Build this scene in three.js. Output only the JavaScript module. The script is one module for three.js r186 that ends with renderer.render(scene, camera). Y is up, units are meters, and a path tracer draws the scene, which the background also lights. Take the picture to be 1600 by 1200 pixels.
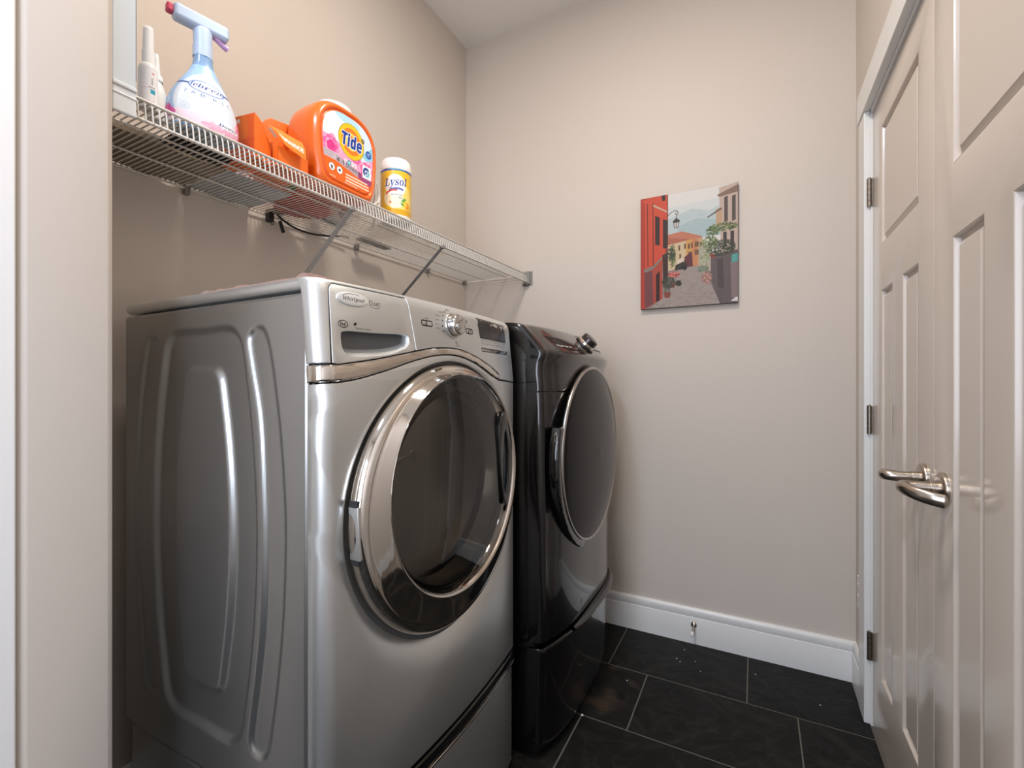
import * as THREE from 'three';
import { RoundedBoxGeometry } from 'three/addons/geometries/RoundedBoxGeometry.js';
import { TessellateModifier } from 'three/addons/modifiers/TessellateModifier.js';
import { mergeGeometries, mergeVertices, toCreasedNormals } from 'three/addons/utils/BufferGeometryUtils.js';
import { RectAreaLightUniformsLib } from 'three/addons/lights/RectAreaLightUniformsLib.js';
import { ImprovedNoise } from 'three/addons/math/ImprovedNoise.js';
import { Brush, Evaluator, SUBTRACTION } from 'three-bvh-csg';

// ---------------------------------------------------------------- camera, light, exposure
const scene = new THREE.Scene();
scene.background = new THREE.Color(0x000000);
const camera = new THREE.PerspectiveCamera(79.46, 4 / 3, 0.02, 30);
camera.position.set(0, 1.12, 0);
camera.rotation.set(0, THREE.MathUtils.degToRad(27.79), 0);
camera.setViewOffset(1600, 1200, 0, -1.5, 1600, 1200);
const renderer = new THREE.WebGLRenderer({ antialias: true });
renderer.toneMapping = THREE.LinearToneMapping;
renderer.toneMappingExposure = 1.03;
renderer.shadowMap.enabled = true;
RectAreaLightUniformsLib.init();
// x, z, size, intensity, colour of the ceiling lights
const LAMPS = [
  [-0.42, -0.88, 0.26, 97, 0xfff4e6, 'round flush ceiling light above the walkway in front of the machines'],
  [-0.55, 0.55, 0.26, 118, 0xd8e7ff, 'round flush ceiling light in the hall behind the camera'],
];
// frosted hall window behind the camera: centre x, y, width, height, intensity, colour
const PANE = { x: -0.3, y: 1.45, w: 0.9, h: 1.3, I: 6.2, c: 0xe4eeff };

// ---------------------------------------------------------------- helpers
let seed = 7;
const rnd = () => { seed = (seed * 1664525 + 1013904223) >>> 0; return seed / 4294967296; };
const noise = new ImprovedNoise();
const V3 = (x, y, z) => new THREE.Vector3(x, y, z);
const lerp = (a, b, t) => a + (b - a) * t;
const clamp = (x, a = 0, b = 1) => Math.min(b, Math.max(a, x));
const smooth = (a, b, x) => { const t = clamp((x - a) / (b - a)); return t * t * (3 - 2 * t); };
const used = new Map();
function numbered(name) {
  const n = used.get(name) || 0; used.set(name, n + 1);
  return n ? `${name}_${String(n).padStart(3, '0')}` : name;
}
function mesh(name, geo, m, parent) {
  const o = new THREE.Mesh(geo, m); o.name = name; o.castShadow = o.receiveShadow = true;
  if (parent) {
    let k = 0; const has = (s) => parent.children.some((c) => c.name === s);
    while (has(o.name)) o.name = `${name}_${String(++k).padStart(3, '0')}`;
    parent.add(o);
  }
  return o;
}
function tag(o, label, category, group) {
  o.name = numbered(o.name); o.userData.label = label; o.userData.category = category;
  if (group) o.userData.group = group;
  scene.add(o); return o;
}
function thing(name, label, category, pos = [0, 0, 0], turn = 0, group) {
  const g = new THREE.Group(); g.name = name; g.position.set(...pos); g.rotation.y = turn;
  return tag(g, label, category, group);
}
function struct(o, name, label) { o.name = numbered(name); o.userData.kind = 'structure'; if (label) o.userData.label = label; scene.add(o); return o; }
const M = (color, roughness, metalness = 0, o = {}) => new THREE.MeshPhysicalMaterial({ color, roughness, metalness, ...o });
function rbox(x0, x1, y0, y1, z0, z1, r = 0.002, seg = 2) {
  const w = x1 - x0, h = y1 - y0, d = z1 - z0;
  return new RoundedBoxGeometry(w, h, d, seg, Math.min(r, w / 2.01, h / 2.01, d / 2.01)).translate((x0 + x1) / 2, (y0 + y1) / 2, (z0 + z1) / 2);
}
function box(x0, x1, y0, y1, z0, z1) { return new THREE.BoxGeometry(x1 - x0, y1 - y0, z1 - z0).translate((x0 + x1) / 2, (y0 + y1) / 2, (z0 + z1) / 2); }
function tube(pts, r, seg = 40, rad = 8, tension = 0.5) {
  return new THREE.TubeGeometry(new THREE.CatmullRomCurve3(pts.map((p) => V3(...p)), false, 'catmullrom', tension), seg, r, rad, false);
}
function lathe(pts, seg = 48) { return new THREE.LatheGeometry(pts.map((p) => new THREE.Vector2(p[0], p[1])), seg); }
const merge = (list) => mergeGeometries(list.map((g) => { const h = g.index ? g.toNonIndexed() : g; for (const k of Object.keys(h.attributes)) if (!['position', 'normal', 'uv'].includes(k)) h.deleteAttribute(k); return h; }));
// bend a geometry given in (a, b, d) through f(a, b, d) -> Vector3, normals follow the Jacobian
function bend(geo, f) {
  const g = geo.index ? geo.toNonIndexed() : geo.clone();
  const p = g.attributes.position, n = g.attributes.normal, e = 2e-4;
  const J = new THREE.Matrix3(), v = V3(), w = V3(); let det = 0;
  for (let i = 0; i < p.count; i++) {
    const a = p.getX(i), b = p.getY(i), d = p.getZ(i);
    const da = f(a + e, b, d).sub(f(a - e, b, d)).divideScalar(2 * e), db = f(a, b + e, d).sub(f(a, b - e, d)).divideScalar(2 * e), dd = f(a, b, d + e).sub(f(a, b, d - e)).divideScalar(2 * e);
    J.set(da.x, db.x, dd.x, da.y, db.y, dd.y, da.z, db.z, dd.z);
    if (!i) det = J.determinant();
    v.set(n.getX(i), n.getY(i), n.getZ(i)); w.copy(v).applyMatrix3(J.clone().invert().transpose()).normalize();
    n.setXYZ(i, w.x, w.y, w.z); w.copy(f(a, b, d)); p.setXYZ(i, w.x, w.y, w.z);
  }
  if (det < 0) for (const k of Object.keys(g.attributes)) { const at = g.attributes[k], s = at.itemSize, A = at.array; for (let t = 0; t < at.count; t += 3) for (let c = 0; c < s; c++) { const q = A[(t + 1) * s + c]; A[(t + 1) * s + c] = A[(t + 2) * s + c]; A[(t + 2) * s + c] = q; } }
  return g;
}
// slab with rounded edges from a 2D outline, its face at d = 0, cut fine enough to be bent
function slab(shape, depth, bevel, maxEdge = 0.02, curveSegments = 24) {
  if (maxEdge) { // split the long straight edges of the outline first
    const split = (list) => { const o = []; list.forEach((p, i) => { const q = list[(i + 1) % list.length], n = Math.max(1, Math.ceil(p.distanceTo(q) / (maxEdge * 1.2))); for (let k = 0; k < n; k++) o.push(p.clone().lerp(q, k / n)); }); return o; };
    const e = shape.extractPoints(curveSegments), clean = (l) => l.filter((p, i) => p.distanceTo(l[(i + 1) % l.length]) > 1e-6);
    shape = new THREE.Shape(split(clean(e.shape))); for (const h of e.holes) shape.holes.push(new THREE.Path(split(clean(h))));
  }
  let g = new THREE.ExtrudeGeometry(shape, { depth: Math.max(depth - 2 * bevel, 1e-4), bevelEnabled: bevel > 0, bevelSize: bevel, bevelThickness: bevel, bevelOffset: -bevel, bevelSegments: 3, curveSegments });
  g.translate(0, 0, -depth + bevel);
  g = toCreasedNormals(g, 0.6);
  if (maxEdge) g = new TessellateModifier(maxEdge, 11).modify(g);
  return g;
}
function poly(pts) { return new THREE.Shape(pts.map((p) => new THREE.Vector2(p[0], p[1]))); }
function roundRect(x0, x1, y0, y1, r) {
  const s = new THREE.Shape(); s.moveTo(x0 + r, y0); s.lineTo(x1 - r, y0); s.absarc(x1 - r, y0 + r, r, -Math.PI / 2, 0); s.lineTo(x1, y1 - r); s.absarc(x1 - r, y1 - r, r, 0, Math.PI / 2);
  s.lineTo(x0 + r, y1); s.absarc(x0 + r, y1 - r, r, Math.PI / 2, Math.PI); s.lineTo(x0, y0 + r); s.absarc(x0 + r, y0 + r, r, Math.PI, 1.5 * Math.PI); return s;
}
// grid surface f(u, v) with u, v in 0..1
function grid(f, nu, nv, uvf) {
  const pos = [], uv = [], idx = [];
  for (let j = 0; j <= nv; j++) for (let i = 0; i <= nu; i++) { const p = f(i / nu, j / nv); pos.push(p.x, p.y, p.z); const q = uvf ? uvf(i / nu, j / nv) : [i / nu, j / nv]; uv.push(q[0], q[1]); }
  for (let j = 0; j < nv; j++) for (let i = 0; i < nu; i++) { const a = j * (nu + 1) + i, b = a + 1, c = a + nu + 1, d = c + 1; idx.push(a, b, d, a, d, c); }
  const g = new THREE.BufferGeometry();
  g.setAttribute('position', new THREE.Float32BufferAttribute(pos, 3)); g.setAttribute('uv', new THREE.Float32BufferAttribute(uv, 2)); g.setIndex(idx); g.computeVertexNormals();
  return g;
}
function curve2(pts, n = 60, closed = false) { return new THREE.CatmullRomCurve3(pts.map((p) => V3(p[0], p[1], 0)), closed, 'centripetal').getPoints(n).map((p) => [p.x, p.y]); }
function canvasTex(w, h, draw, srgb = true) {
  const c = document.createElement('canvas'); c.width = w; c.height = h; const x = c.getContext('2d'); draw(x, w, h);
  const t = new THREE.CanvasTexture(c); if (srgb) t.colorSpace = THREE.SRGBColorSpace; t.wrapS = t.wrapT = THREE.RepeatWrapping; t.anisotropy = 8; return t;
}
function dataTex(n, f, srgb = false) {
  const d = new Uint8Array(n * n * 4);
  for (let j = 0; j < n; j++) for (let i = 0; i < n; i++) { const v = f(i / n, j / n); for (let c = 0; c < 3; c++) d[(j * n + i) * 4 + c] = clamp(Array.isArray(v) ? v[c] : v) * 255; d[(j * n + i) * 4 + 3] = 255; }
  const t = new THREE.DataTexture(d, n, n); t.magFilter = THREE.LinearFilter; t.minFilter = THREE.LinearMipmapLinearFilter; t.generateMipmaps = true; t.wrapS = t.wrapT = THREE.RepeatWrapping; if (srgb) t.colorSpace = THREE.SRGBColorSpace; t.needsUpdate = true; return t;
}
const tn = (u, v, f, s = 0) => { // tiling noise
  const a = u * Math.PI * 2, b = v * Math.PI * 2, r = f / (Math.PI * 2);
  return noise.noise(Math.cos(a) * r + s, Math.sin(a) * r + Math.cos(b) * r * 1.3, Math.sin(b) * r + s * 1.7);
};
const withRepeat = (t, x, y) => { const c = t.clone(); c.repeat.set(x, y); c.needsUpdate = true; return c; };

// ---------------------------------------------------------------- materials
const paintBump = dataTex(256, (u, v) => 0.5 + 0.35 * tn(u, v, 60, 3) + 0.2 * tn(u, v, 120, 9));
const wallPaint = M(0xcfc5bb, 0.62, 0, { bumpMap: withRepeat(paintBump, 3, 3), bumpScale: 0.00012 });
const ceilingPaint = M(0xe9e6e0, 0.9);
const trimPaint = M(0xe4e4e2, 0.34, 0, { clearcoat: 0.3, clearcoatRoughness: 0.25 });
const doorPaint = M(0xcfc3b7, 0.36, 0, { clearcoat: 0.55, clearcoatRoughness: 0.16 });
const nickel = M(0xb7aca0, 0.28, 1);
const hingeMetal = M(0x8f857b, 0.36, 1);
const brushed = dataTex(256, (u, v) => 0.5 + 0.22 * tn(u, v, 90, 21));
const shadedSilver = M(0xb0b2b2, 0.32, 0.95, { clearcoat: 0.2, clearcoatRoughness: 0.2 });  // darker copy of the washer silver, side shade put into the colour
const silver = M(0xe2e5e5, 0.4, 0.95, { clearcoat: 0.35, clearcoatRoughness: 0.18 });
const chrome = M(0xd9d2ca, 0.07, 1);
const brightSilver = M(0xd6d6d4, 0.2, 0.9);
const rubber = M(0x2a2a2b, 0.7);
const innerSteel = M(0x626466, 0.5, 0.5);
const blackGloss = M(0x070708, 0.12, 0, { clearcoat: 1, clearcoatRoughness: 0.05 });
const dryerPaint = M(0x141213, 0.27, 0.55, { clearcoat: 1, clearcoatRoughness: 0.05 });
const wireCoat = M(0xcfcac2, 0.42, 0.1);
const braceGrey = M(0x8e8b88, 0.5, 0.1);

// ---------------------------------------------------------------- room
const XL = -1.42, XR = 0.336, ZF = -2.15, YC = 2.985, ZN = 1.4, XH = -1.9, XW = -1.0, ZW0 = -0.395, ZW1 = -0.271;
function uvBox(g, s = 1) { // box-projected uv in metres
  const h = g.index ? g.toNonIndexed() : g, p = h.attributes.position, n = h.attributes.normal, uv = new Float32Array(p.count * 2);
  for (let i = 0; i < p.count; i++) { const a = [Math.abs(n.getX(i)), Math.abs(n.getY(i)), Math.abs(n.getZ(i))]; const x = p.getX(i), y = p.getY(i), z = p.getZ(i);
    const q = a[0] > a[1] && a[0] > a[2] ? [z, y] : a[1] > a[2] ? [x, z] : [x, y]; uv[2 * i] = q[0] * s; uv[2 * i + 1] = q[1] * s; }
  h.setAttribute('uv', new THREE.BufferAttribute(uv, 2)); return h;
}
struct(mesh('wall', uvBox(box(XL - 0.12, XL, -0.05, YC + 0.1, ZF - 0.12, ZW1)), wallPaint), 'wall_left');
struct(mesh('wall', uvBox(box(XL, XR + 0.12, -0.05, YC + 0.1, ZF - 0.12, ZF)), wallPaint), 'wall_far');
// door opening in the right wall
const DZ0 = -1.895, DZ1 = -0.715, DT = 2.012, DX = 0.341;
{
  const parts = [box(XR, XR + 0.12, -0.05, YC + 0.1, ZF, DZ0 - 0.018), box(XR, XR + 0.12, DT + 0.018, YC + 0.1, DZ0 - 0.018, DZ1 + 0.018), box(XR, XR + 0.12, -0.05, YC + 0.1, DZ1 + 0.018, ZN), box(XR + 0.12, XR + 0.16, -0.05, YC + 0.1, DZ0 - 0.1, DZ1 + 0.1)];
  struct(mesh('wall', uvBox(merge(parts)), wallPaint), 'wall_right');
}
{ // short wing wall with bullnose corners beside the machines
  const s = roundRect(0, ZW1 - ZW0, -(XW - XL), 0, 0.012);
  const pts = [[0, -0.42], [0, -0.014]]; for (let i = 0; i <= 8; i++) { const a = Math.PI - i / 8 * Math.PI / 2; pts.push([0.014 + 0.014 * Math.cos(a), -0.014 + 0.014 * Math.sin(a)]); }
  const W = ZW1 - ZW0; for (let i = 0; i <= 8; i++) { const a = Math.PI / 2 - i / 8 * Math.PI / 2; pts.push([W - 0.014 + 0.014 * Math.cos(a), -0.014 + 0.014 * Math.sin(a)]); }
  pts.push([W, -0.42]);
  let g = new THREE.ExtrudeGeometry(poly(pts), { depth: YC + 0.05, bevelEnabled: false });
  g = toCreasedNormals(g, 0.5);
  g = bend(g, (a, b, d) => V3(XW + b, d - 0.02, ZW0 + a));
  struct(mesh('wall', uvBox(g), wallPaint), 'wall_wing', 'narrow beige wall end with rounded corner left of the washer');
}
struct(mesh('wall', box(XH - 0.12, XL, -0.05, YC + 0.1, ZW0 + 0.01, ZW1), wallPaint), 'wall_hall_near');
struct(mesh('wall', box(XH - 0.12, XH, -0.05, YC + 0.1, ZW1, ZN), wallPaint), 'wall_hall_left');
struct(mesh('wall', box(XH - 0.12, XR + 0.12, -0.05, YC + 0.1, ZN, ZN + 0.12), wallPaint), 'wall_back');
struct(mesh('ceiling', box(XH - 0.12, XR + 0.16, YC, YC + 0.12, ZF - 0.12, ZN + 0.12), ceilingPaint), 'ceiling');

{ // frosted window in the back wall, behind the camera
  const w = struct(new THREE.Group(), 'window_1', 'frosted daylight window in the hall behind the camera');
  const { x, y, w: W, h: H } = PANE;
  for (const [x0, x1, y0, y1] of [[-W / 2 - 0.07, -W / 2, -H / 2 - 0.07, H / 2 + 0.07], [W / 2, W / 2 + 0.07, -H / 2 - 0.07, H / 2 + 0.07], [-W / 2, W / 2, H / 2, H / 2 + 0.07], [-W / 2, W / 2, -H / 2 - 0.07, -H / 2]]) mesh('frame', rbox(x + x0, x + x1, y + y0, y + y1, ZN - 0.03, ZN, 0.003), trimPaint, w);
  mesh('pane', box(x - W / 2, x + W / 2, y - H / 2, y + H / 2, ZN - 0.012, ZN - 0.004), M(0xffffff, 0.5, 0, { emissive: PANE.c, emissiveIntensity: 0.6 }), w);
  const l = new THREE.RectAreaLight(PANE.c, PANE.I, W, H); l.position.set(x, y, ZN - 0.035); l.lookAt(x, y, -3); scene.add(l);
}

// floor: grout bed with slate tiles as children
{
  const floor = struct(mesh('floor', box(XH - 0.12, XR + 0.16, -0.06, -0.0009, ZF - 0.12, ZN + 0.12), M(0x625c55, 0.85)), 'floor', 'dark slate tile floor with pale thin grout');
  const slate = (s, warm) => dataTex(256, (u, v) => {
    const a = tn(u, v, 9, s) * 0.5 + tn(u, v, 24, s + 5) * 0.3 + tn(u, v, 60, s + 11) * 0.22, w = smooth(0.0, 0.45, tn(u, v, 6, s + 31)) * warm;
    const vein = Math.pow(1 - Math.abs(tn(u, v, 11, s + 47)), 14) * 0.05, b = 0.085 + a * 0.045 + vein;
    return [b + w * 0.13, b + w * 0.09, b - 0.004 + w * 0.06];
  }, true);
  const slateBump = dataTex(256, (u, v) => 0.5 + tn(u, v, 10, 77) * 0.5 + tn(u, v, 40, 81) * 0.2);
  const tileMats = [[2, 0.15], [13, 0.2], [29, 1.1], [41, 0.35], [53, 0.0]].map(([s, w], i) => M(0xffffff, 0.5, 0, { specularIntensity: 0.3, map: slate(s, w), bumpMap: slateBump, bumpScale: 0.0012 + i * 0.0002 }));
  const P = 0.325, L = 0.4955, G = 0.0042, cache = new Map();
  for (let r = 0; r < 11; r++) {
    const z1 = -1.8245 - P + P * r + 0.0, z0 = z1, za = Math.max(z0 + G / 2, ZF + 0.001), zb = Math.min(z0 + P - G / 2, ZN);
    const off = r % 2 ? -0.37 : -0.5225;
    for (let c = -4; c < 4; c++) {
      const xa = Math.max(off + c * L + G / 2, (z0 < -0.4 ? XL : XH) + 0.001), xb = Math.min(off + (c + 1) * L - G / 2, XR - 0.001);
      if (xb - xa < 0.01 || zb - za < 0.01) continue;
      const key = `${(xb - xa).toFixed(3)}_${(zb - za).toFixed(3)}`;
      if (!cache.has(key)) { const g = new RoundedBoxGeometry(xb - xa, 0.012, zb - za, 1, 0.0012); cache.set(key, uvBox(g, 1.9)); }
      const pick = r === 1 && c === -1 ? 2 : [0, 1, 3, 4][Math.floor(rnd() * 4)];
      const t = mesh('tile', cache.get(key), tileMats[pick], floor);
      t.position.set((xa + xb) / 2, -0.006 + (rnd() - 0.5) * 0.0003, (za + zb) / 2); t.rotation.y = rnd() < 0.5 ? Math.PI : 0;
    }
  }
}

// baseboards
function baseProfile() { return [[0, 0], [0.0155, 0], [0.0155, 0.108], [0.0145, 0.111], [0.011, 0.1125], [0.011, 0.1155], [0.013, 0.118], [0.0135, 0.136], [0.012, 0.144], [0.0085, 0.1495], [0.005, 0.151], [0, 0.151]]; }
function baseboard(name, from, to, nrm, label) {
  const g = toCreasedNormals(new THREE.ExtrudeGeometry(poly(baseProfile()), { depth: 1, bevelEnabled: false }), 0.7);
  const A = V3(...from), D = V3(...to).sub(A), N = V3(...nrm);
  return struct(mesh('baseboard', bend(g, (a, b, d) => A.clone().addScaledVector(D, d).addScaledVector(N, a).add(V3(0, b, 0))), trimPaint), name, label);
}
baseboard('baseboard_far', [XL, 0, ZF], [XR, 0, ZF], [0, 0, 1], 'tall white baseboard with stepped top along the far wall');
baseboard('baseboard_right', [XR, 0, ZF + 0.015], [XR, 0, -1.99], [-1, 0, 0], 'short white baseboard between the corner and the door casing');
baseboard('baseboard_left', [XL, 0, ZF + 0.015], [XL, 0, ZW0], [1, 0, 0]);

// door casing and jamb
{
  const cx = XR - 0.018;
  const jamb = [box(XR - 0.001, XR + 0.1, 0, DT + 0.012, DZ0 - 0.018, DZ0), box(XR - 0.001, XR + 0.1, 0, DT + 0.012, DZ1, DZ1 + 0.018), box(XR - 0.001, XR + 0.1, DT, DT + 0.018, DZ0 - 0.018, DZ1 + 0.018)];
  struct(mesh('trim', merge(jamb), trimPaint), 'trim_1', 'white door jamb set into the right wall');
  const casing = struct(new THREE.Group(), 'trim_2', 'white flat casing around the pair of doors');
  mesh('side_board', rbox(cx, XR, 0.0, DT + 0.013, -1.99, -1.9, 0.003), trimPaint, casing);
  mesh('side_board', rbox(cx, XR, 0.0, DT + 0.013, DZ1 + 0.005, DZ1 + 0.095, 0.003), trimPaint, casing);
  mesh('head_board', rbox(cx - 0.004, XR, DT + 0.013, DT + 0.106, -2.0, DZ1 + 0.105, 0.003), trimPaint, casing);
  const hall = struct(mesh('trim', rbox(XW - 0.1, XW + 0.002, 0, 2.4, ZW1, ZW1 + 0.024, 0.003), M(0xf1f0ee, 0.4)), 'trim_3', 'bright white casing board at the left edge');
}
// panelled doors
function doorLeaf(name, label, za, zb, sign) { // za..zb along z, sign +1: hinge side at za (far), -1: hinge side at zb
  const d = struct(new THREE.Group(), name, label);
  const w = Math.abs(zb - za), T = 0.036;
  const at = (a, y, dd) => V3(DX - dd, y, za + a); // a from the far edge toward the camera, dd outward into the room
  const st = 0.118, c0 = 0.243, c1 = 0.345, e = w - 0.108;
  const rects = [[st, e, 1.552, 1.909], [st, c0, 0.216, 1.409], [c1, e, 0.216, 1.409]].map((r) => sign > 0 ? r : [w - r[1], w - r[0], r[2], r[3]]);
  const s = poly([[0, 0.008], [w, 0.008], [w, DT - 0.003], [0, DT - 0.003]]);
  for (const [a0, a1, y0, y1] of rects) s.holes.push(new THREE.Path([[a0, y0], [a0, y1], [a1, y1], [a1, y0]].map((p) => new THREE.Vector2(...p))));
  mesh('frame', bend(slab(s, T, 0.0012, 0), at), doorPaint, d);
  const prof = [[0, 0], [0.0012, -0.0008], [0.002, -0.003], [0.0042, -0.0105], [0.0055, -0.0115], [0.008, -0.0115], [0.009, -0.0108], [0.022, -0.0042], [0.0228, -0.003], [0.024, -0.003]];
  for (const [a0, a1, y0, y1] of rects) {
    const pos = [], idx = [];
    const quad = (p, q, r, t) => { const k = pos.length / 3; for (const v of [p, q, r, t]) pos.push(v.x, v.y, v.z); idx.push(k, k + 1, k + 2, k, k + 2, k + 3); };
    const ring = (i) => { const [o, h] = prof[i]; return [at(a0 + o, y0 + o, h), at(a1 - o, y0 + o, h), at(a1 - o, y1 - o, h), at(a0 + o, y1 - o, h)]; };
    for (let i = 0; i < prof.length - 1; i++) { const A = ring(i), B = ring(i + 1); for (let k = 0; k < 4; k++) quad(A[k], B[k], B[(k + 1) % 4], A[(k + 1) % 4]); }
    const C = ring(prof.length - 1); quad(C[0], C[3], C[2], C[1]);
    const g = new THREE.BufferGeometry(); g.setAttribute('position', new THREE.Float32BufferAttribute(pos, 3)); g.setIndex(idx); const h = g.toNonIndexed(); h.computeVertexNormals(); uvBox(h);
    mesh('panel', h, doorPaint, d);
  }
  const hz = sign > 0 ? za - 0.001 : zb + 0.001;
  for (const y of [1.753, 1.005, 0.261]) {
    const hg = mesh('hinge', rbox(DX - 0.0035, DX - 0.0005, y - 0.046, y + 0.046, hz - 0.004, hz + 0.004 , 0.0008), hingeMetal, d);
    for (let k = 0; k < 5; k++) mesh('knuckle', new THREE.CylinderGeometry(0.0066, 0.0066, 0.0175, 16).translate(DX - 0.0095, y - 0.0368 + k * 0.0184, hz), hingeMetal, hg);
    mesh('pin_tip', new THREE.SphereGeometry(0.0052, 12, 8).scale(1, 0.6, 1).translate(DX - 0.0095, y + 0.047, hz), hingeMetal, hg);
  }
  // lever handle
  const hy = 0.908, hc = sign > 0 ? zb - 0.062 : za + 0.062, dir = sign > 0 ? -1 : 1;
  const lv = new THREE.Group(); lv.name = 'lever_handle'; lv.position.set(DX, hy, hc); d.add(lv);
  const ax = (g) => g.rotateZ(Math.PI / 2); // lathe axis +y -> -x
  mesh('rosette', ax(lathe([[0, 0.0105], [0.02, 0.0105], [0.029, 0.0095], [0.0325, 0.0075], [0.0335, 0.004], [0.0335, 0]], 48)), nickel, lv);
  mesh('collar', ax(lathe([[0.0138, 0.009], [0.0138, 0.023], [0.0132, 0.0245], [0.0125, 0.0245]], 32)), nickel, lv);
  const path = new THREE.CatmullRomCurve3([[-0.02, 0, 0], [-0.052, 0, 0], [-0.0655, 0.0005, dir * 0.004], [-0.07, 0, dir * 0.016], [-0.067, -0.002, dir * 0.034], [-0.055, -0.006, dir * 0.052], [-0.037, -0.01, dir * 0.064], [-0.02, -0.013, dir * 0.069]].map((p) => V3(...p)), false, 'centripetal');
  const lever = grid((u, v) => { const t = v, p = path.getPoint(t), tg = path.getTangent(t), up = V3(0, 1, 0), sd = tg.clone().cross(up).normalize(); const ry = lerp(0.0122, 0.0135, smooth(0.2, 0.9, t)), rs = lerp(0.0122, 0.0072, smooth(0.35, 0.8, t)); const a = u * Math.PI * 2; return p.addScaledVector(up, Math.sin(a) * ry).addScaledVector(sd, Math.cos(a) * rs); }, 24, 48);
  mesh('lever', mergeVertices(lever), nickel, lv);
  const end = path.getPoint(1); mesh('lever_tip', new THREE.SphereGeometry(1, 20, 12).scale(0.0072, 0.0135, 0.0072).translate(end.x, end.y, end.z), nickel, lv);
}
doorLeaf('door_1', 'far pale painted panel door with satin nickel lever', DZ0 + 0.0008, -1.3083, 1);
doorLeaf('door_2', 'near pale painted panel door cut by the right edge', -1.3065, DZ1 - 0.0008, -1);

// ceiling lights
for (const [x, z, s, I, col, label] of LAMPS) {
  const t = thing('ceiling_light', label, 'lamp', [x, YC, z]);
  mesh('frame', lathe([[0.15, 0], [0.165, -0.004], [0.168, -0.014], [0.16, -0.022], [0.146, -0.024], [0.14, -0.018]], 64), M(0xf2f0ec, 0.4), t);
  mesh('diffuser', lathe([[0, -0.0265], [0.1, -0.0255], [0.141, -0.019]], 48), M(0xffffff, 0.6, 0, { emissive: col, emissiveIntensity: 3 }), t);
  const l = new THREE.RectAreaLight(col, I, s, s); l.position.set(x, YC - 0.03, z); l.lookAt(x, 0, z); scene.add(l);
}

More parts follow.
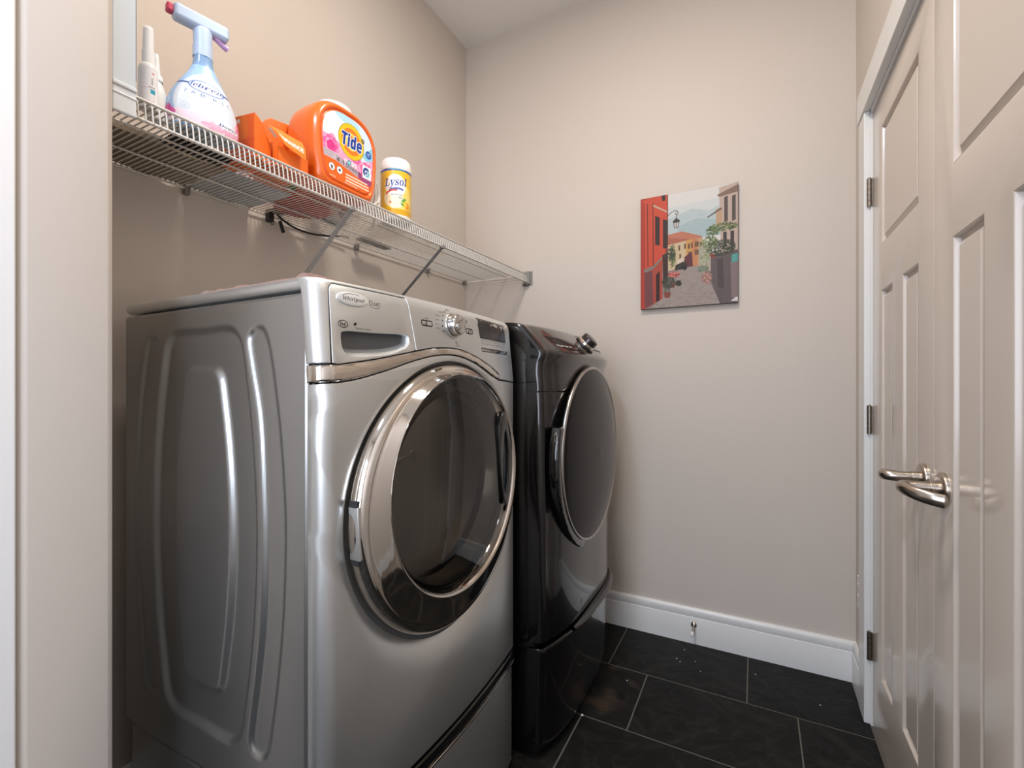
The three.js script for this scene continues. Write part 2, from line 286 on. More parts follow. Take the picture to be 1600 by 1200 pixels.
// ---------------------------------------------------------------- front-load washer
const silverMap = silver;
{
  const W = thing('washer', 'silver front-load washer with chrome-ringed round glass door beside the wing wall', 'washer', [0, 0, 0]);
  // plan of the front, arc length s from the side seam
  const R = 0.028, z0 = -0.527, z1 = -1.221, zc = -0.874, hw = 0.347;
  const bulge = (z) => { const t = (z - zc) / hw; return -0.607 - 0.026 * t * t; };
  const plan = [];
  const pe = (hw - R) / hw, xe = bulge(z0 - R), slope = Math.atan(2 * 0.026 * pe / hw);
  const acx = xe - R * Math.cos(slope), acz = z0 - R + (R - R * 1), cz = z0 - R;
  plan.push([-0.667, z0]);
  for (let i = 0; i <= 14; i++) { const a = Math.PI / 2 - i / 14 * (Math.PI / 2 - slope); plan.push([acx + R * Math.cos(a), cz + R * Math.sin(a)]); }
  const zs = plan[plan.length - 1][1]; const dx = plan[plan.length - 1][0] - bulge(zs);
  const zE = 2 * zc - zs; for (let i = 1; i < 120; i++) { const z = lerp(zs, zE, i / 120); plan.push([bulge(z) + dx, z]); }
  for (let i = 14; i >= 0; i--) { const a = Math.PI / 2 - i / 14 * (Math.PI / 2 - slope); plan.push([acx + R * Math.cos(a), 2 * zc - (cz + R * Math.sin(a))]); }
  plan.push([-0.667, 2 * zc - z0]);
  const S = [0]; for (let i = 1; i < plan.length; i++) S.push(S[i - 1] + Math.hypot(plan[i][0] - plan[i - 1][0], plan[i][1] - plan[i - 1][1]));
  const SM = S[S.length - 1];
  // uniform smooth resampling of position and normal
  const NS = 600, tabX = [], tabZ = [];
  for (let i = 0, k = 0; i <= NS; i++) { const s = SM * i / NS; while (k < S.length - 2 && S[k + 1] < s) k++; const t = (s - S[k]) / (S[k + 1] - S[k]); tabX.push(lerp(plan[k][0], plan[k + 1][0], t)); tabZ.push(lerp(plan[k][1], plan[k + 1][1], t)); }
  const sm = (A) => { let B = A.slice(); for (let q = 0; q < 3; q++) { const C = B.slice(); for (let i = 2; i < B.length - 2; i++) C[i] = (B[i - 2] + B[i - 1] + B[i] + B[i + 1] + B[i + 2]) / 5; B = C; } return B; };
  const PX = sm(tabX), PZ = sm(tabZ);
  const at = (A, s) => { const t = clamp(s / SM, 0, 1) * NS, i = Math.min(NS - 1, Math.floor(t)); return lerp(A[i], A[i + 1], t - i); };
  const nrm = (s) => { const e = 0.003, a = Math.max(0, s - e), b = Math.min(SM, s + e); const tx = at(PX, b) - at(PX, a), tz = at(PZ, b) - at(PZ, a), l = Math.hypot(tx, tz); return [-tz / l, tx / l]; };
  const sOf = (z) => { let lo = 0.02, hi = SM - 0.02; for (let i = 0; i < 40; i++) { const m = (lo + hi) / 2; if (at(PZ, m) > z) lo = m; else hi = m; } return lo; };
  const HC = { s: sOf(-0.875), y: 0.872, r: 0.302 };
  const lean = (y) => (y > 1.13 ? -(y - 1.13) * 0.1 : 0) - (y > 1.28 ? Math.pow((y - 1.28) / 0.024, 2) * 0.011 : 0);
  const flare = (s, y) => { const du = s - HC.s, dy = y - HC.y, r = Math.hypot(du, dy) - HC.r; const low = 0.5 - 0.5 * dy / (r + HC.r); const w = lerp(0.016, 0.078, low * low), A = lerp(0.004, 0.02, low * low); const t = clamp(1 - r / w); return -A * t * t * t; };
  const F = (s, y, d) => { const [nx, nz] = nrm(s); return V3(at(PX, s) + nx * d + lean(y), y, at(PZ, s) + nz * d); };
  const FF = (s, y, d) => { const p = F(s, y, d); p.x += flare(s, y); return p; };

  // cabinet, side panel with pressed relief, top cover
  mesh('cabinet', rbox(-1.285, -0.672, 0.352, 1.279, -1.2195, -0.542, 0.006), shadedSilver, W);
  {
    const closed = (pts) => { const c = new THREE.CatmullRomCurve3(pts.map((p) => V3(p[0], p[1], 0)), true, 'centripetal').getPoints(120); return c.map((p) => [p.x, p.y]); };
    const barrel = (cx, t, b, wt, wm, r) => { const pts = []; const n = 14; const half = (y) => { const k = (y - (t + b) / 2) / ((t - b) / 2); return lerp(wm, wt, k * k); };
      for (let i = 0; i <= n; i++) { const y = lerp(b + r, t - r, i / n); pts.push([cx + half(y), y]); }
      pts.push([cx + half(t) - r * 0.32, t - r * 0.3], [cx + half(t) - r, t], [cx, t], [cx - half(t) + r, t], [cx - half(t) + r * 0.32, t - r * 0.3]);
      for (let i = n; i >= 0; i--) { const y = lerp(b + r, t - r, i / n); pts.push([cx - half(y), y]); }
      pts.push([cx - half(b) + r * 0.32, b + r * 0.3], [cx - half(b) + r, b], [cx, b], [cx + half(b) - r, b], [cx + half(b) - r * 0.32, b + r * 0.3]);
      return closed(pts); };
    const big = barrel(-0.984, 1.228, 0.44, 0.122, 0.175, 0.028), inner = barrel(-0.981, 1.153, 0.517, 0.058, 0.1, 0.02);
    const strip = (m) => closed([[-0.82, 1.218], [-0.806, 1.224], [-0.79, 1.222], [-0.776, 1.205], [-0.747, 1.082], [-0.729, 0.932], [-0.726, 0.835], [-0.735, 0.684], [-0.76, 0.52], [-0.777, 0.455], [-0.792, 0.445], [-0.812, 0.447], [-0.822, 0.462], [-0.818, 0.498], [-0.8, 0.598], [-0.786, 0.707], [-0.782, 0.84], [-0.785, 0.926], [-0.796, 1.064], [-0.821, 1.165], [-0.828, 1.205]].map(([x, y]) => m ? [-1.968 - x, y] : [x, y]));
    const right = strip(false), left = strip(true);
    const sd = (pts, x, y) => { let d = 1e9, inside = false; for (let i = 0, j = pts.length - 1; i < pts.length; j = i++) { const [ax, ay] = pts[j], [bx, by] = pts[i]; const ex = bx - ax, ey = by - ay, t = clamp(((x - ax) * ex + (y - ay) * ey) / (ex * ex + ey * ey + 1e-12)); const qx = x - ax - ex * t, qy = y - ay - ey * t; d = Math.min(d, qx * qx + qy * qy); if ((ay > y) !== (by > y) && x < (bx - ax) * (y - ay) / (by - ay) + ax) inside = !inside; } d = Math.sqrt(d); return inside ? -d : d; };
    const bev = (pts, x, y, w) => smooth(w, -w, sd(pts, x, y));
    const x0 = -1.286, x1 = -0.668, y0 = 0.352, y1 = 1.277, r = 0.004;
    const side = grid((u, v) => { const x = lerp(x0, x1, u), y = lerp(y0, y1, v); let h = -0.0095 * bev(big, x, y, 0.0075) + 0.0085 * bev(inner, x, y, 0.008) - 0.006 * bev(right, x, y, 0.006) - 0.006 * bev(left, x, y, 0.006); const e = Math.min(x - x0, x1 - x, y - y0, y1 - y); if (e < r) h -= r - Math.sqrt(Math.max(0, r * r - (r - e) * (r - e))); return V3(x, y, z0 + h); }, 170, 250);
    mesh('side_panel', side, shadedSilver, W);
  }
  mesh('top_cover', rbox(-1.29, -0.668, 1.2815, 1.3055, -1.2215, -0.5265, 0.013, 5), silver, W);
  mesh('inner_frame', bend(slab(poly([[0.014, 0.37], [SM - 0.014, 0.37], [SM - 0.014, 1.29], [0.014, 1.29]]).constructor && (() => { const s = poly([[0.014, 0.37], [SM - 0.014, 0.37], [SM - 0.014, 1.29], [0.014, 1.29]]); const h = new THREE.Path(); h.absarc(HC.s, HC.y, 0.262, 0, Math.PI * 2, true); s.holes.push(h); return s; })(), 0.006, 0, 0.03), (s, y, d) => F(s, y, d - 0.016)), innerSteel, W);

  // outlines in (z, y) brought to (s, y)
  const toS = (pts) => pts.map(([z, y]) => [z > z0 - 0.02 ? z : sOf(z), y]);
  const topCurve = curve2(toS([[-0.56, 1.1545], [-0.6321, 1.166], [-0.70, 1.1795], [-0.747, 1.189], [-0.7919, 1.1975], [-0.8437, 1.2025], [-0.9005, 1.2025], [-0.95, 1.195], [-0.998, 1.1835], [-1.05, 1.168], [-1.0936, 1.1522]]), 60);
  const botCurve = curve2(toS([[-0.56, 1.1255], [-0.5985, 1.132], [-0.6653, 1.149], [-0.7451, 1.1717], [-0.8163, 1.1856], [-0.8865, 1.1885], [-0.9611, 1.176], [-1.0482, 1.147], [-1.0996, 1.133]]), 60);
  const yTop = (s) => { for (let i = 1; i < topCurve.length; i++) if (topCurve[i][0] >= s) return lerp(topCurve[i - 1][1], topCurve[i][1], (s - topCurve[i - 1][0]) / (topCurve[i][0] - topCurve[i - 1][0])); return topCurve[topCurve.length - 1][1]; };
  const sStripEnd = topCurve[topCurve.length - 1][0];
  // chrome strip
  {
    const pts = [[0, 1.1535], ...topCurve, [sStripEnd + 0.010, 1.147], [sStripEnd + 0.013, 1.141], ...botCurve.slice().reverse(), [0, 1.1225]];
    mesh('chrome_strip', bend(slab(poly(pts), 0.012, 0.0045, 0.02), (s, y, d) => F(s, y, d + 0.003)), chrome, W);
  }
  // lower front panel with the round opening
  {
    const g = 0.002, end = sStripEnd + 0.015;
    const top = [[0, 1.1225 - g], ...botCurve.map((p) => [p[0], p[1] - g]), [end, 1.1335 - g], [SM, 1.123]];
    const s = poly([[0, 0.352], [SM, 0.352], ...top.reverse()]);
    const h = new THREE.Path(); h.absarc(HC.s, HC.y, HC.r, 0, Math.PI * 2, true); s.holes.push(h);
    mesh('front_panel', bend(slab(s, 0.012, 0.0018, 0.008, 200), FF), silver, W);
  }
  // console: frame, drawer front, control panel
  const dl = sOf(-0.5475), dr = (y) => sOf(lerp(-0.747, -0.7324, (y - 1.189) / 0.1023));
  const gap = 0.0016;
  {
    const pts = [[0, 1.1555], [0, 1.3035], [sOf(-0.7335), 1.3035], [sOf(-0.7335), 1.2975]];
    const rc = 0.016; for (let i = 0; i <= 8; i++) { const a = Math.PI / 2 + i / 8 * Math.PI / 2; pts.push([dl + 0.004 + rc + (rc + gap) * Math.cos(a), 1.2965 - rc + (rc + gap) * Math.sin(a) - 0.0006]); }
    pts.push([dl - gap, 1.157]);
    mesh('console_frame', bend(slab(poly(pts), 0.012, 0.0014, 0.012), (s, y, d) => F(s, y, d + 0.0012)), silver, W);
  }
  const pocketPts = curve2(toS([[-0.5695, 1.209], [-0.5725, 1.2125], [-0.64, 1.2165], [-0.722, 1.2195], [-0.7275, 1.217], [-0.7279, 1.205], [-0.7147, 1.1935], [-0.675, 1.1795], [-0.6336, 1.1735], [-0.59, 1.1715], [-0.576, 1.1755], [-0.5705, 1.184]]), 60, true).slice(0, 60);
  const inkMat = (w, h, draw) => { const t = canvasTex(w, h, (x) => { x.clearRect(0, 0, w, h); draw(x); }); return M(0xffffff, 0.5, 0, { map: t, alphaMap: null, transparent: true, alphaTest: 0.4 }); };
  // printed canvas over the drawer and control fascia: uv in (s, y)
  const PXM = 2400, tx0 = dl - 0.01, ty0 = 1.13, tw = SM - tx0, th = 0.18;
  const printTex = canvasTex(Math.round(tw * PXM), Math.round(th * PXM), (x, w, h) => {
    x.fillStyle = '#ffffff'; x.fillRect(0, 0, w, h);
    const X = (z) => (sOf(z) - tx0) * PXM, Y = (y) => h - (y - ty0) * PXM;
    const T = (str, z, y, mm, col = '#3c3c40', st = '', al = 'center') => { x.font = `${st} ${mm / 1000 * PXM}px sans-serif`; x.fillStyle = col; x.textAlign = al; x.fillText(str, X(z), Y(y)); };
    T('Duet', -0.6465, 1.2675, 12.5, '#4a4a4e');
    x.strokeStyle = '#55555a'; x.lineWidth = 2; x.beginPath(); x.moveTo(X(-0.637), Y(1.2655)); x.quadraticCurveTo(X(-0.648), Y(1.2615), X(-0.658), Y(1.2655)); x.stroke();
    x.strokeStyle = '#333'; x.lineWidth = 3; x.beginPath(); x.ellipse(X(-0.5748), Y(1.2265), 0.0096 * PXM, 0.0062 * PXM, 0, 0, 7); x.stroke(); T('he', -0.5748, 1.2228, 10, '#222', 'bold');
    x.fillStyle = '#2f3133'; x.beginPath(); x.ellipse(X(-0.5995), Y(1.2285), 0.0036 * PXM, 0.0022 * PXM, -0.7, 0, 7); x.fill();
    T('Resource Saver', -0.6165, 1.2195, 5, '#333');
    // control legends
    T('POWER', -0.787, 1.2605, 3.4); T('START', -0.951, 1.262, 3.4); T('hold', -0.951, 1.24, 3);
    for (const [z, y, s] of [[-0.826, 1.272, 'NORMAL'], [-0.823, 1.262, 'WHITES'], [-0.821, 1.252, 'QUICK'], [-0.823, 1.243, 'RINSE'], [-0.84, 1.281, 'HEAVY DUTY'], [-0.868, 1.29, 'SANITARY']]) T(s, z, y, 3.8, '#55555a');
    x.fillStyle = '#26262a'; for (const a of [150, 168, 186, 204, 130, 112]) { x.beginPath(); x.ellipse(X(-0.879) + Math.cos(a / 57.3) * 0.0385 * PXM, Y(1.256) - Math.sin(a / 57.3) * 0.0385 * PXM, 4.2, 5.4, 0, 0, 7); x.fill(); }
    T('CLEAN', -0.893, 1.214, 3.8, '#55555a'); T('WASHER', -0.893, 1.2095, 3.8, '#55555a');
    x.fillStyle = '#26262a'; x.beginPath(); x.arc(X(-0.889), Y(1.219), 5, 0, 7); x.fill();
    for (let i = 0; i < 6; i++) { x.strokeStyle = '#6a6a6e'; x.lineWidth = 2; x.strokeRect(X(-1.008 - i * 0.0265), Y(1.2345), 0.02 * PXM, 0.009 * PXM); T(['Temp', 'Spin', 'Soil', 'Signal', 'Delay', 'Opt'][i], -1.018 - i * 0.0265, 1.228, 3.2, '#4a4a4e'); }
  });
  const printUV = (g) => { const p = g.attributes.position, u = g.attributes.uv; for (let i = 0; i < p.count; i++) u.setXY(i, (p.getX(i) - tx0) / tw, (p.getY(i) - ty0) / th); return g; };
  const printed = silver.clone(); printed.map = printTex;
  {
    const rc = 0.016, pts = []; const bot = topCurve.filter((p) => p[0] > dl + 0.012 && p[0] < dr(1.19) - 0.002).map((p) => [p[0], p[1] + gap]);
    for (let i = 0; i <= 8; i++) { const a = Math.PI / 2 + i / 8 * Math.PI / 2; pts.push([dl + 0.0045 + rc + rc * Math.cos(a), 1.296 - rc + rc * Math.sin(a) - 0.0006]); }
    pts.push([dl + 0.002, 1.1575], ...bot, [dr(1.19) - 0.0006, 1.192], [dr(1.2955) - 0.0006, 1.2955]);
    const s = poly(pts); s.holes.push(new THREE.Path(pocketPts.map((p) => new THREE.Vector2(...p))));
    const D = mesh('drawer_front', bend(printUV(slab(s, 0.012, 0.001, 0.014)), F), printed, W);
    // scoop: rises from the lower edge, deep under the upper edge
    const pTop = curve2(toS([[-0.569, 1.2075], [-0.572, 1.2122], [-0.64, 1.2166], [-0.722, 1.2196], [-0.7285, 1.2165]]), 40), pBot = curve2(toS([[-0.569, 1.188], [-0.5755, 1.1755], [-0.59, 1.1712], [-0.6336, 1.1732], [-0.675, 1.1792], [-0.7147, 1.1932], [-0.7285, 1.206]]), 40);
    const yAt = (c, x) => { for (let i = 1; i < c.length; i++) if (c[i][0] >= x) return lerp(c[i - 1][1], c[i][1], clamp((x - c[i - 1][0]) / (c[i][0] - c[i - 1][0] + 1e-9))); return c[c.length - 1][1]; };
    const sa = pTop[0][0], sb = pTop[40][0];
    const dish = grid((u, v) => { const x = lerp(sa, sb, u), y0 = yAt(pBot, x) - 0.0006, y1 = yAt(pTop, x) + 0.0006, q = Math.min(1, v / 0.86), side = smooth(0, 0.06, u) * smooth(1, 0.94, u); const dp = -0.0012 - 0.044 * smooth(-0.25, 1.1, q) * side; const wall = v > 0.86 ? (v - 0.86) / 0.14 : 0; return F(x, lerp(y0, y1 + 0.004 * (1 - wall), q), lerp(dp, -0.006, wall)); }, 60, 48);
    mesh('handle_pocket', dish, silver, D);
    // badge
    const bt = canvasTex(512, 220, (x, w, h) => { x.fillStyle = '#e9e8e5'; x.fillRect(0, 0, w, h); x.fillStyle = '#2b2b30'; x.font = 'italic bold 62px serif'; x.textAlign = 'center'; x.fillText('Whirlpool', w / 2, h / 2 + 24); x.strokeStyle = '#2b2b30'; x.lineWidth = 6; x.beginPath(); x.ellipse(w / 2 - 20, h / 2 - 22, 130, 40, -0.06, Math.PI * 1.05, Math.PI * 1.8); x.stroke(); });
    const bc = sOf(-0.5975), e = new THREE.Shape(); e.absellipse(bc, 1.273, 0.0335, 0.0125, 0, Math.PI * 2);
    const bg = slab(e, 0.004, 0.0018, 0.006, 40); { const p = bg.attributes.position, u = bg.attributes.uv; for (let i = 0; i < p.count; i++) u.setXY(i, (p.getX(i) - bc) / 0.074 + 0.5, (p.getY(i) - 1.273) / 0.032 + 0.5); }
    mesh('badge', bend(bg, (s, y, d) => F(s, y, d + 0.0032)), M(0xffffff, 0.25, 0.3, { map: bt }), D);
  }
  const CP = (() => {
    const bot = topCurve.filter((p) => p[0] > dr(1.19) + 0.002).map((p) => [p[0], p[1] + gap]);
    const pts = [[dr(1.3025) + 0.0006, 1.3035], [dr(1.19) + 0.0006, 1.1915], ...bot, [sStripEnd + 0.014, 1.146], [sStripEnd + 0.016, 1.1355], [SM, 1.1255], [SM, 1.3035]];
    return mesh('control_panel', bend(printUV(slab(poly(pts), 0.012, 0.0012, 0.014)), (s, y, d) => F(s, y, d + 0.0006)), printed, W);
  })();
  const onP = (g) => bend(g, (s, y, d) => F(s, y, d + 0.0008));
  const outline = (pts) => poly(toS(pts));
  { // display window and bars
    const dt = canvasTex(256, 96, (x, w, h) => { x.fillStyle = '#171415'; x.fillRect(0, 0, w, h); x.fillStyle = '#3a3331'; x.font = '11px sans-serif'; ['Temp', 'Spin', 'Soil', 'Signal', 'Delay'].forEach((s, i) => x.fillText(s, 14 + i * 48, 22)); x.fillStyle = '#2c2624'; for (let i = 0; i < 5; i++) for (let j = 0; j < 4; j++) x.fillRect(16 + i * 48, 34 + j * 14, 26, 5); });
    const g = slab(outline([[-0.992, 1.2905], [-1.0025, 1.2385], [-1.167, 1.2385], [-1.165, 1.2905]]), 0.003, 0.0008, 0.02); { const p = g.attributes.position, u = g.attributes.uv, a = sOf(-0.992), b = sOf(-1.167); for (let i = 0; i < p.count; i++) u.setXY(i, (p.getX(i) - a) / (b - a), (p.getY(i) - 1.2385) / 0.052); }
    mesh('display', onP(g), M(0xffffff, 0.3, 0, { map: dt, clearcoat: 0.3, clearcoatRoughness: 0.1 }), CP);
    mesh('display_bezel', onP(slab(outline([[-1.168, 1.2925], [-1.17, 1.2285], [-1.174, 1.2285], [-1.174, 1.2925]]), 0.004, 0.0008, 0.02)), brightSilver, CP);
    mesh('option_bar', onP(slab(roundRect(sOf(-1.005), sOf(-1.173), 1.204, 1.2165, 0.003), 0.005, 0.0015, 0.02)), blackGloss, CP);
    mesh('option_bar_trim', onP(slab(roundRect(sOf(-1.007), sOf(-1.085), 1.206, 1.2135, 0.002), 0.0075, 0.0015, 0.02)), chrome, CP);
    for (const [za, zb, y0, y1] of [[-0.7695, -0.8045, 1.2455, 1.2575], [-0.9355, -0.967, 1.245, 1.2575]]) {
      const b = mesh('button', onP(slab(roundRect(sOf(za), sOf(zb), y0, y1, 0.004), 0.006, 0.002, 0.02)), brightSilver, CP);
      mesh('button_rim', onP(slab(roundRect(sOf(za) - 0.001, sOf(zb) + 0.001, y0 - 0.001, y1 + 0.001, 0.005), 0.0035, 0.0005, 0.02)), rubber, b);
    }
    // knob
    const ks = sOf(-0.8795), kp = F(ks, 1.2565, 0.001), kn = new THREE.Group(); kn.name = 'dial'; kn.position.copy(kp); kn.rotation.z = -Math.PI / 2 + 0.1; kn.scale.setScalar(0.87); CP.add(kn);
    mesh('dial_ring', lathe([[0.0345, 0], [0.0345, 0.003], [0.033, 0.0042], [0.03, 0.0042]], 56), brightSilver, kn);
    mesh('dial_body', lathe([[0.0285, 0.002], [0.0285, 0.012], [0.0275, 0.02], [0.0255, 0.0245], [0.022, 0.026], [0.012, 0.0262], [0, 0.0262]], 56), M(0xc8c6c3, 0.16, 1), kn);
    const grip = slab(roundRect(-0.0255, 0.0255, -0.0085, 0.0085, 0.008), 0.012, 0.004, 0.01);
    mesh('dial_grip', bend(grip, (a, b, d) => V3(b, 0.034 + d, a).applyAxisAngle(V3(0, 1, 0), 0.5)), M(0xc8c6c3, 0.16, 1), kn);
  }
  // round door: chrome ring between the opening and the glass, glass off-centre and proud
  {
    const D = new THREE.Group(); D.name = 'door'; W.add(D);
    const rc = { z: -0.876, y: 0.872 }, gc = { z: -0.8755, y: 0.902 };
    // rings: [blend to glass centre, radius, x]
    const rings = [[0, 0.252, -0.70], [0, 0.272, -0.69], [0, 0.2865, -0.668], [0, 0.2945, -0.64], [0, 0.2958, -0.624], [0, 0.2935, -0.612], [0, 0.288, -0.6035], [0.02, 0.2815, -0.5995], [0.08, 0.2765, -0.5985], [0.3, 0.268, -0.594], [0.65, 0.2545, -0.586], [0.95, 0.2435, -0.5795], [1, 0.2415, -0.579], [1, 0.239, -0.581], [1, 0.236, -0.586], [1, 0.23, -0.60], [1, 0.22, -0.66]];
    const rp = rings.map((r) => V3(r[0], r[1], r[2]));
    const cv = new THREE.CatmullRomCurve3(rp, false, 'centripetal');
    const NV = 110, ringAt = (a, v) => { const p = cv.getPoint(v); const cy = lerp(rc.y, gc.y, p.x), cz = lerp(rc.z, gc.z, p.x); return V3(p.z, cy + Math.sin(a) * p.y, cz - Math.cos(a) * p.y); };
    const ring0 = mergeVertices(grid((u, v) => ringAt(u * Math.PI * 2, v), 160, NV).deleteAttribute('uv').deleteAttribute('normal')); ring0.computeVertexNormals();
    mesh('chrome_ring', ring0, chrome, D);
    // black lens-shaped grip let into the right edge of the glass
    const lens = poly(curve2([[-1.046, 1.052], [-1.035, 1.05], [-1.0155, 1.026], [-1.0115, 0.994], [-1.0135, 0.945], [-1.019, 0.895], [-1.027, 0.858], [-1.041, 0.817], [-1.05, 0.811], [-1.057, 0.816], [-1.0705, 0.853], [-1.0755, 0.92], [-1.071, 0.971], [-1.057, 1.023]], 90, true).slice(0, 90).map(([z, y]) => [-z, y]));
    lens.holes.push(new THREE.Path(curve2([[-1.0445, 1.004], [-1.056, 0.96], [-1.059, 0.915], [-1.054, 0.866], [-1.045, 0.84], [-1.036, 0.866], [-1.0335, 0.915], [-1.0365, 0.966]], 60, true).slice(0, 60).map(([z, y]) => new THREE.Vector2(-z, y))));
    const gripAt = (a, b, d) => V3(-0.5685 + d, b, -a);
    const grip = mesh('grip_plate', bend(slab(lens, 0.014, 0.002, 0.02), gripAt), M(0x0e0e10, 0.16, 0, { clearcoat: 0.6, clearcoatRoughness: 0.06 }), D);
    mesh('grip_recess', bend(slab(roundRect(1.0325, 1.06, 0.838, 1.006, 0.012), 0.003, 0.001, 0), (a, b, d) => gripAt(a, b, d - 0.0055)), M(0x1d2a36, 0.2), grip);  // blue reflection inside the slot put into the base colour
    // glass
    mesh('glass', grid((u, v) => { const a = u * Math.PI * 2, r = 0.2375 * v; return V3(-0.585 + 0.016 * (1 - Math.pow(v, 2.4)), gc.y + Math.sin(a) * r, gc.z - Math.cos(a) * r); }, 96, 30), M(0xc4c0bb, 0.02, 0, { transmission: 1, thickness: 0, ior: 1.5 }), D);
    const axis = (g) => bend(g, (a, b, d) => V3(-0.6 + b, gc.y - 0.012 + d, gc.z + 0.0 - a));
    mesh('glass_bowl', axis(lathe([[0.216, -0.005], [0.212, -0.03], [0.2, -0.075], [0.178, -0.12], [0.145, -0.155], [0.1, -0.18], [0.05, -0.193], [0, -0.197]], 72)), M(0xdad8d4, 0.03, 0, { transmission: 1, thickness: 0, ior: 1.22 }), D);
    mesh('inner_trim', axis(lathe([[0.236, -0.004], [0.23, -0.016], [0.216, -0.018], [0.214, -0.006]], 72)), M(0x2c2c2e, 0.35), D);
    mesh('gasket', axis(lathe([[0.262, -0.075], [0.25, -0.05], [0.232, -0.06], [0.222, -0.085], [0.226, -0.12], [0.24, -0.14], [0.262, -0.14]], 72)), M(0x55565a, 0.6), W);
    const drum = mesh('drum', axis(lathe([[0.24, -0.13], [0.262, -0.15], [0.266, -0.3], [0.264, -0.47], [0.24, -0.5], [0.1, -0.52], [0, -0.522]], 72)), M(0x8d8d8f, 0.3, 1), W);
    for (let k = 0; k < 3; k++) { const a = k * 2.094 + 0.4; const g = rbox(-0.018, 0.018, 0, 0.05, -0.3, 0, 0.012, 3); mesh('baffle', bend(g, (x, y, z) => { const r = 0.262 - y; return V3(-0.77 + z, gc.y - 0.012 + Math.sin(a + x / 0.26) * r, gc.z - Math.cos(a + x / 0.26) * r); }), M(0x77787a, 0.4, 0.6), drum); }
    // hinge block at the left of the ring
    mesh('hinge_cover', bend(rbox(-0.16, 0.16, -0.005, 0.004, -0.02, 0.02, 0.003), (a, b, d) => { const an = Math.PI + 0.04 + a, r = 0.2935 + b; return V3(-0.618 + d * 0.6, rc.y + Math.sin(an) * r, rc.z - Math.cos(an) * r); }), silver, D);
    for (const da of [-0.175, 0.175]) mesh('hinge_gap', bend(rbox(-0.02, 0.02, -0.004, 0.0045, -0.02, 0.012, 0.002), (a, b, d) => { const an = Math.PI + 0.04 + a + da, r = 0.2935 + b; return V3(-0.616 + d * 0.6, rc.y + Math.sin(an) * r, rc.z - Math.cos(an) * r); }), rubber, D);
    // dark well around the ring
    mesh('door_well', bend(lathe([[0.318, -0.012], [0.31, -0.03], [0.3, -0.06], [0.27, -0.09], [0.24, -0.1]], 96), (a, b, d) => V3(-0.625 + b, rc.y + d, rc.z - a)), innerSteel, W);
  }
  // pedestal drawer under the washer
  const Pd = thing('washer_pedestal', 'silver storage pedestal with dark handle band under the silver washer', 'pedestal');
  mesh('carcass', rbox(-1.27, -0.672, 0.015, 0.345, -1.216, -0.532, 0.006), shadedSilver, Pd);
  const pf = mesh('drawer_front', bend(slab(roundRect(0.004, SM - 0.004, 0.02, 0.303, 0.006), 0.012, 0.002, 0.03), (s, y, d) => F(s, y, d - 0.004)), silver, Pd);
  mesh('handle_band', bend(slab(roundRect(0.002, SM - 0.002, 0.314, 0.345, 0.006), 0.014, 0.005, 0.03), (s, y, d) => F(s, y, d + 0.002)), blackGloss, pf);
  mesh('handle_edge', bend(slab(roundRect(0.002, SM - 0.002, 0.309, 0.3145, 0.002), 0.012, 0.0015, 0.03), (s, y, d) => F(s, y, d + 0.004)), chrome, pf);
  for (const [x, z] of [[-0.72, -0.58], [-0.72, -1.17], [-1.22, -0.58], [-1.22, -1.17]]) mesh('foot', new THREE.CylinderGeometry(0.02, 0.024, 0.017, 20).translate(x, 0.0085, z), rubber, Pd);
}

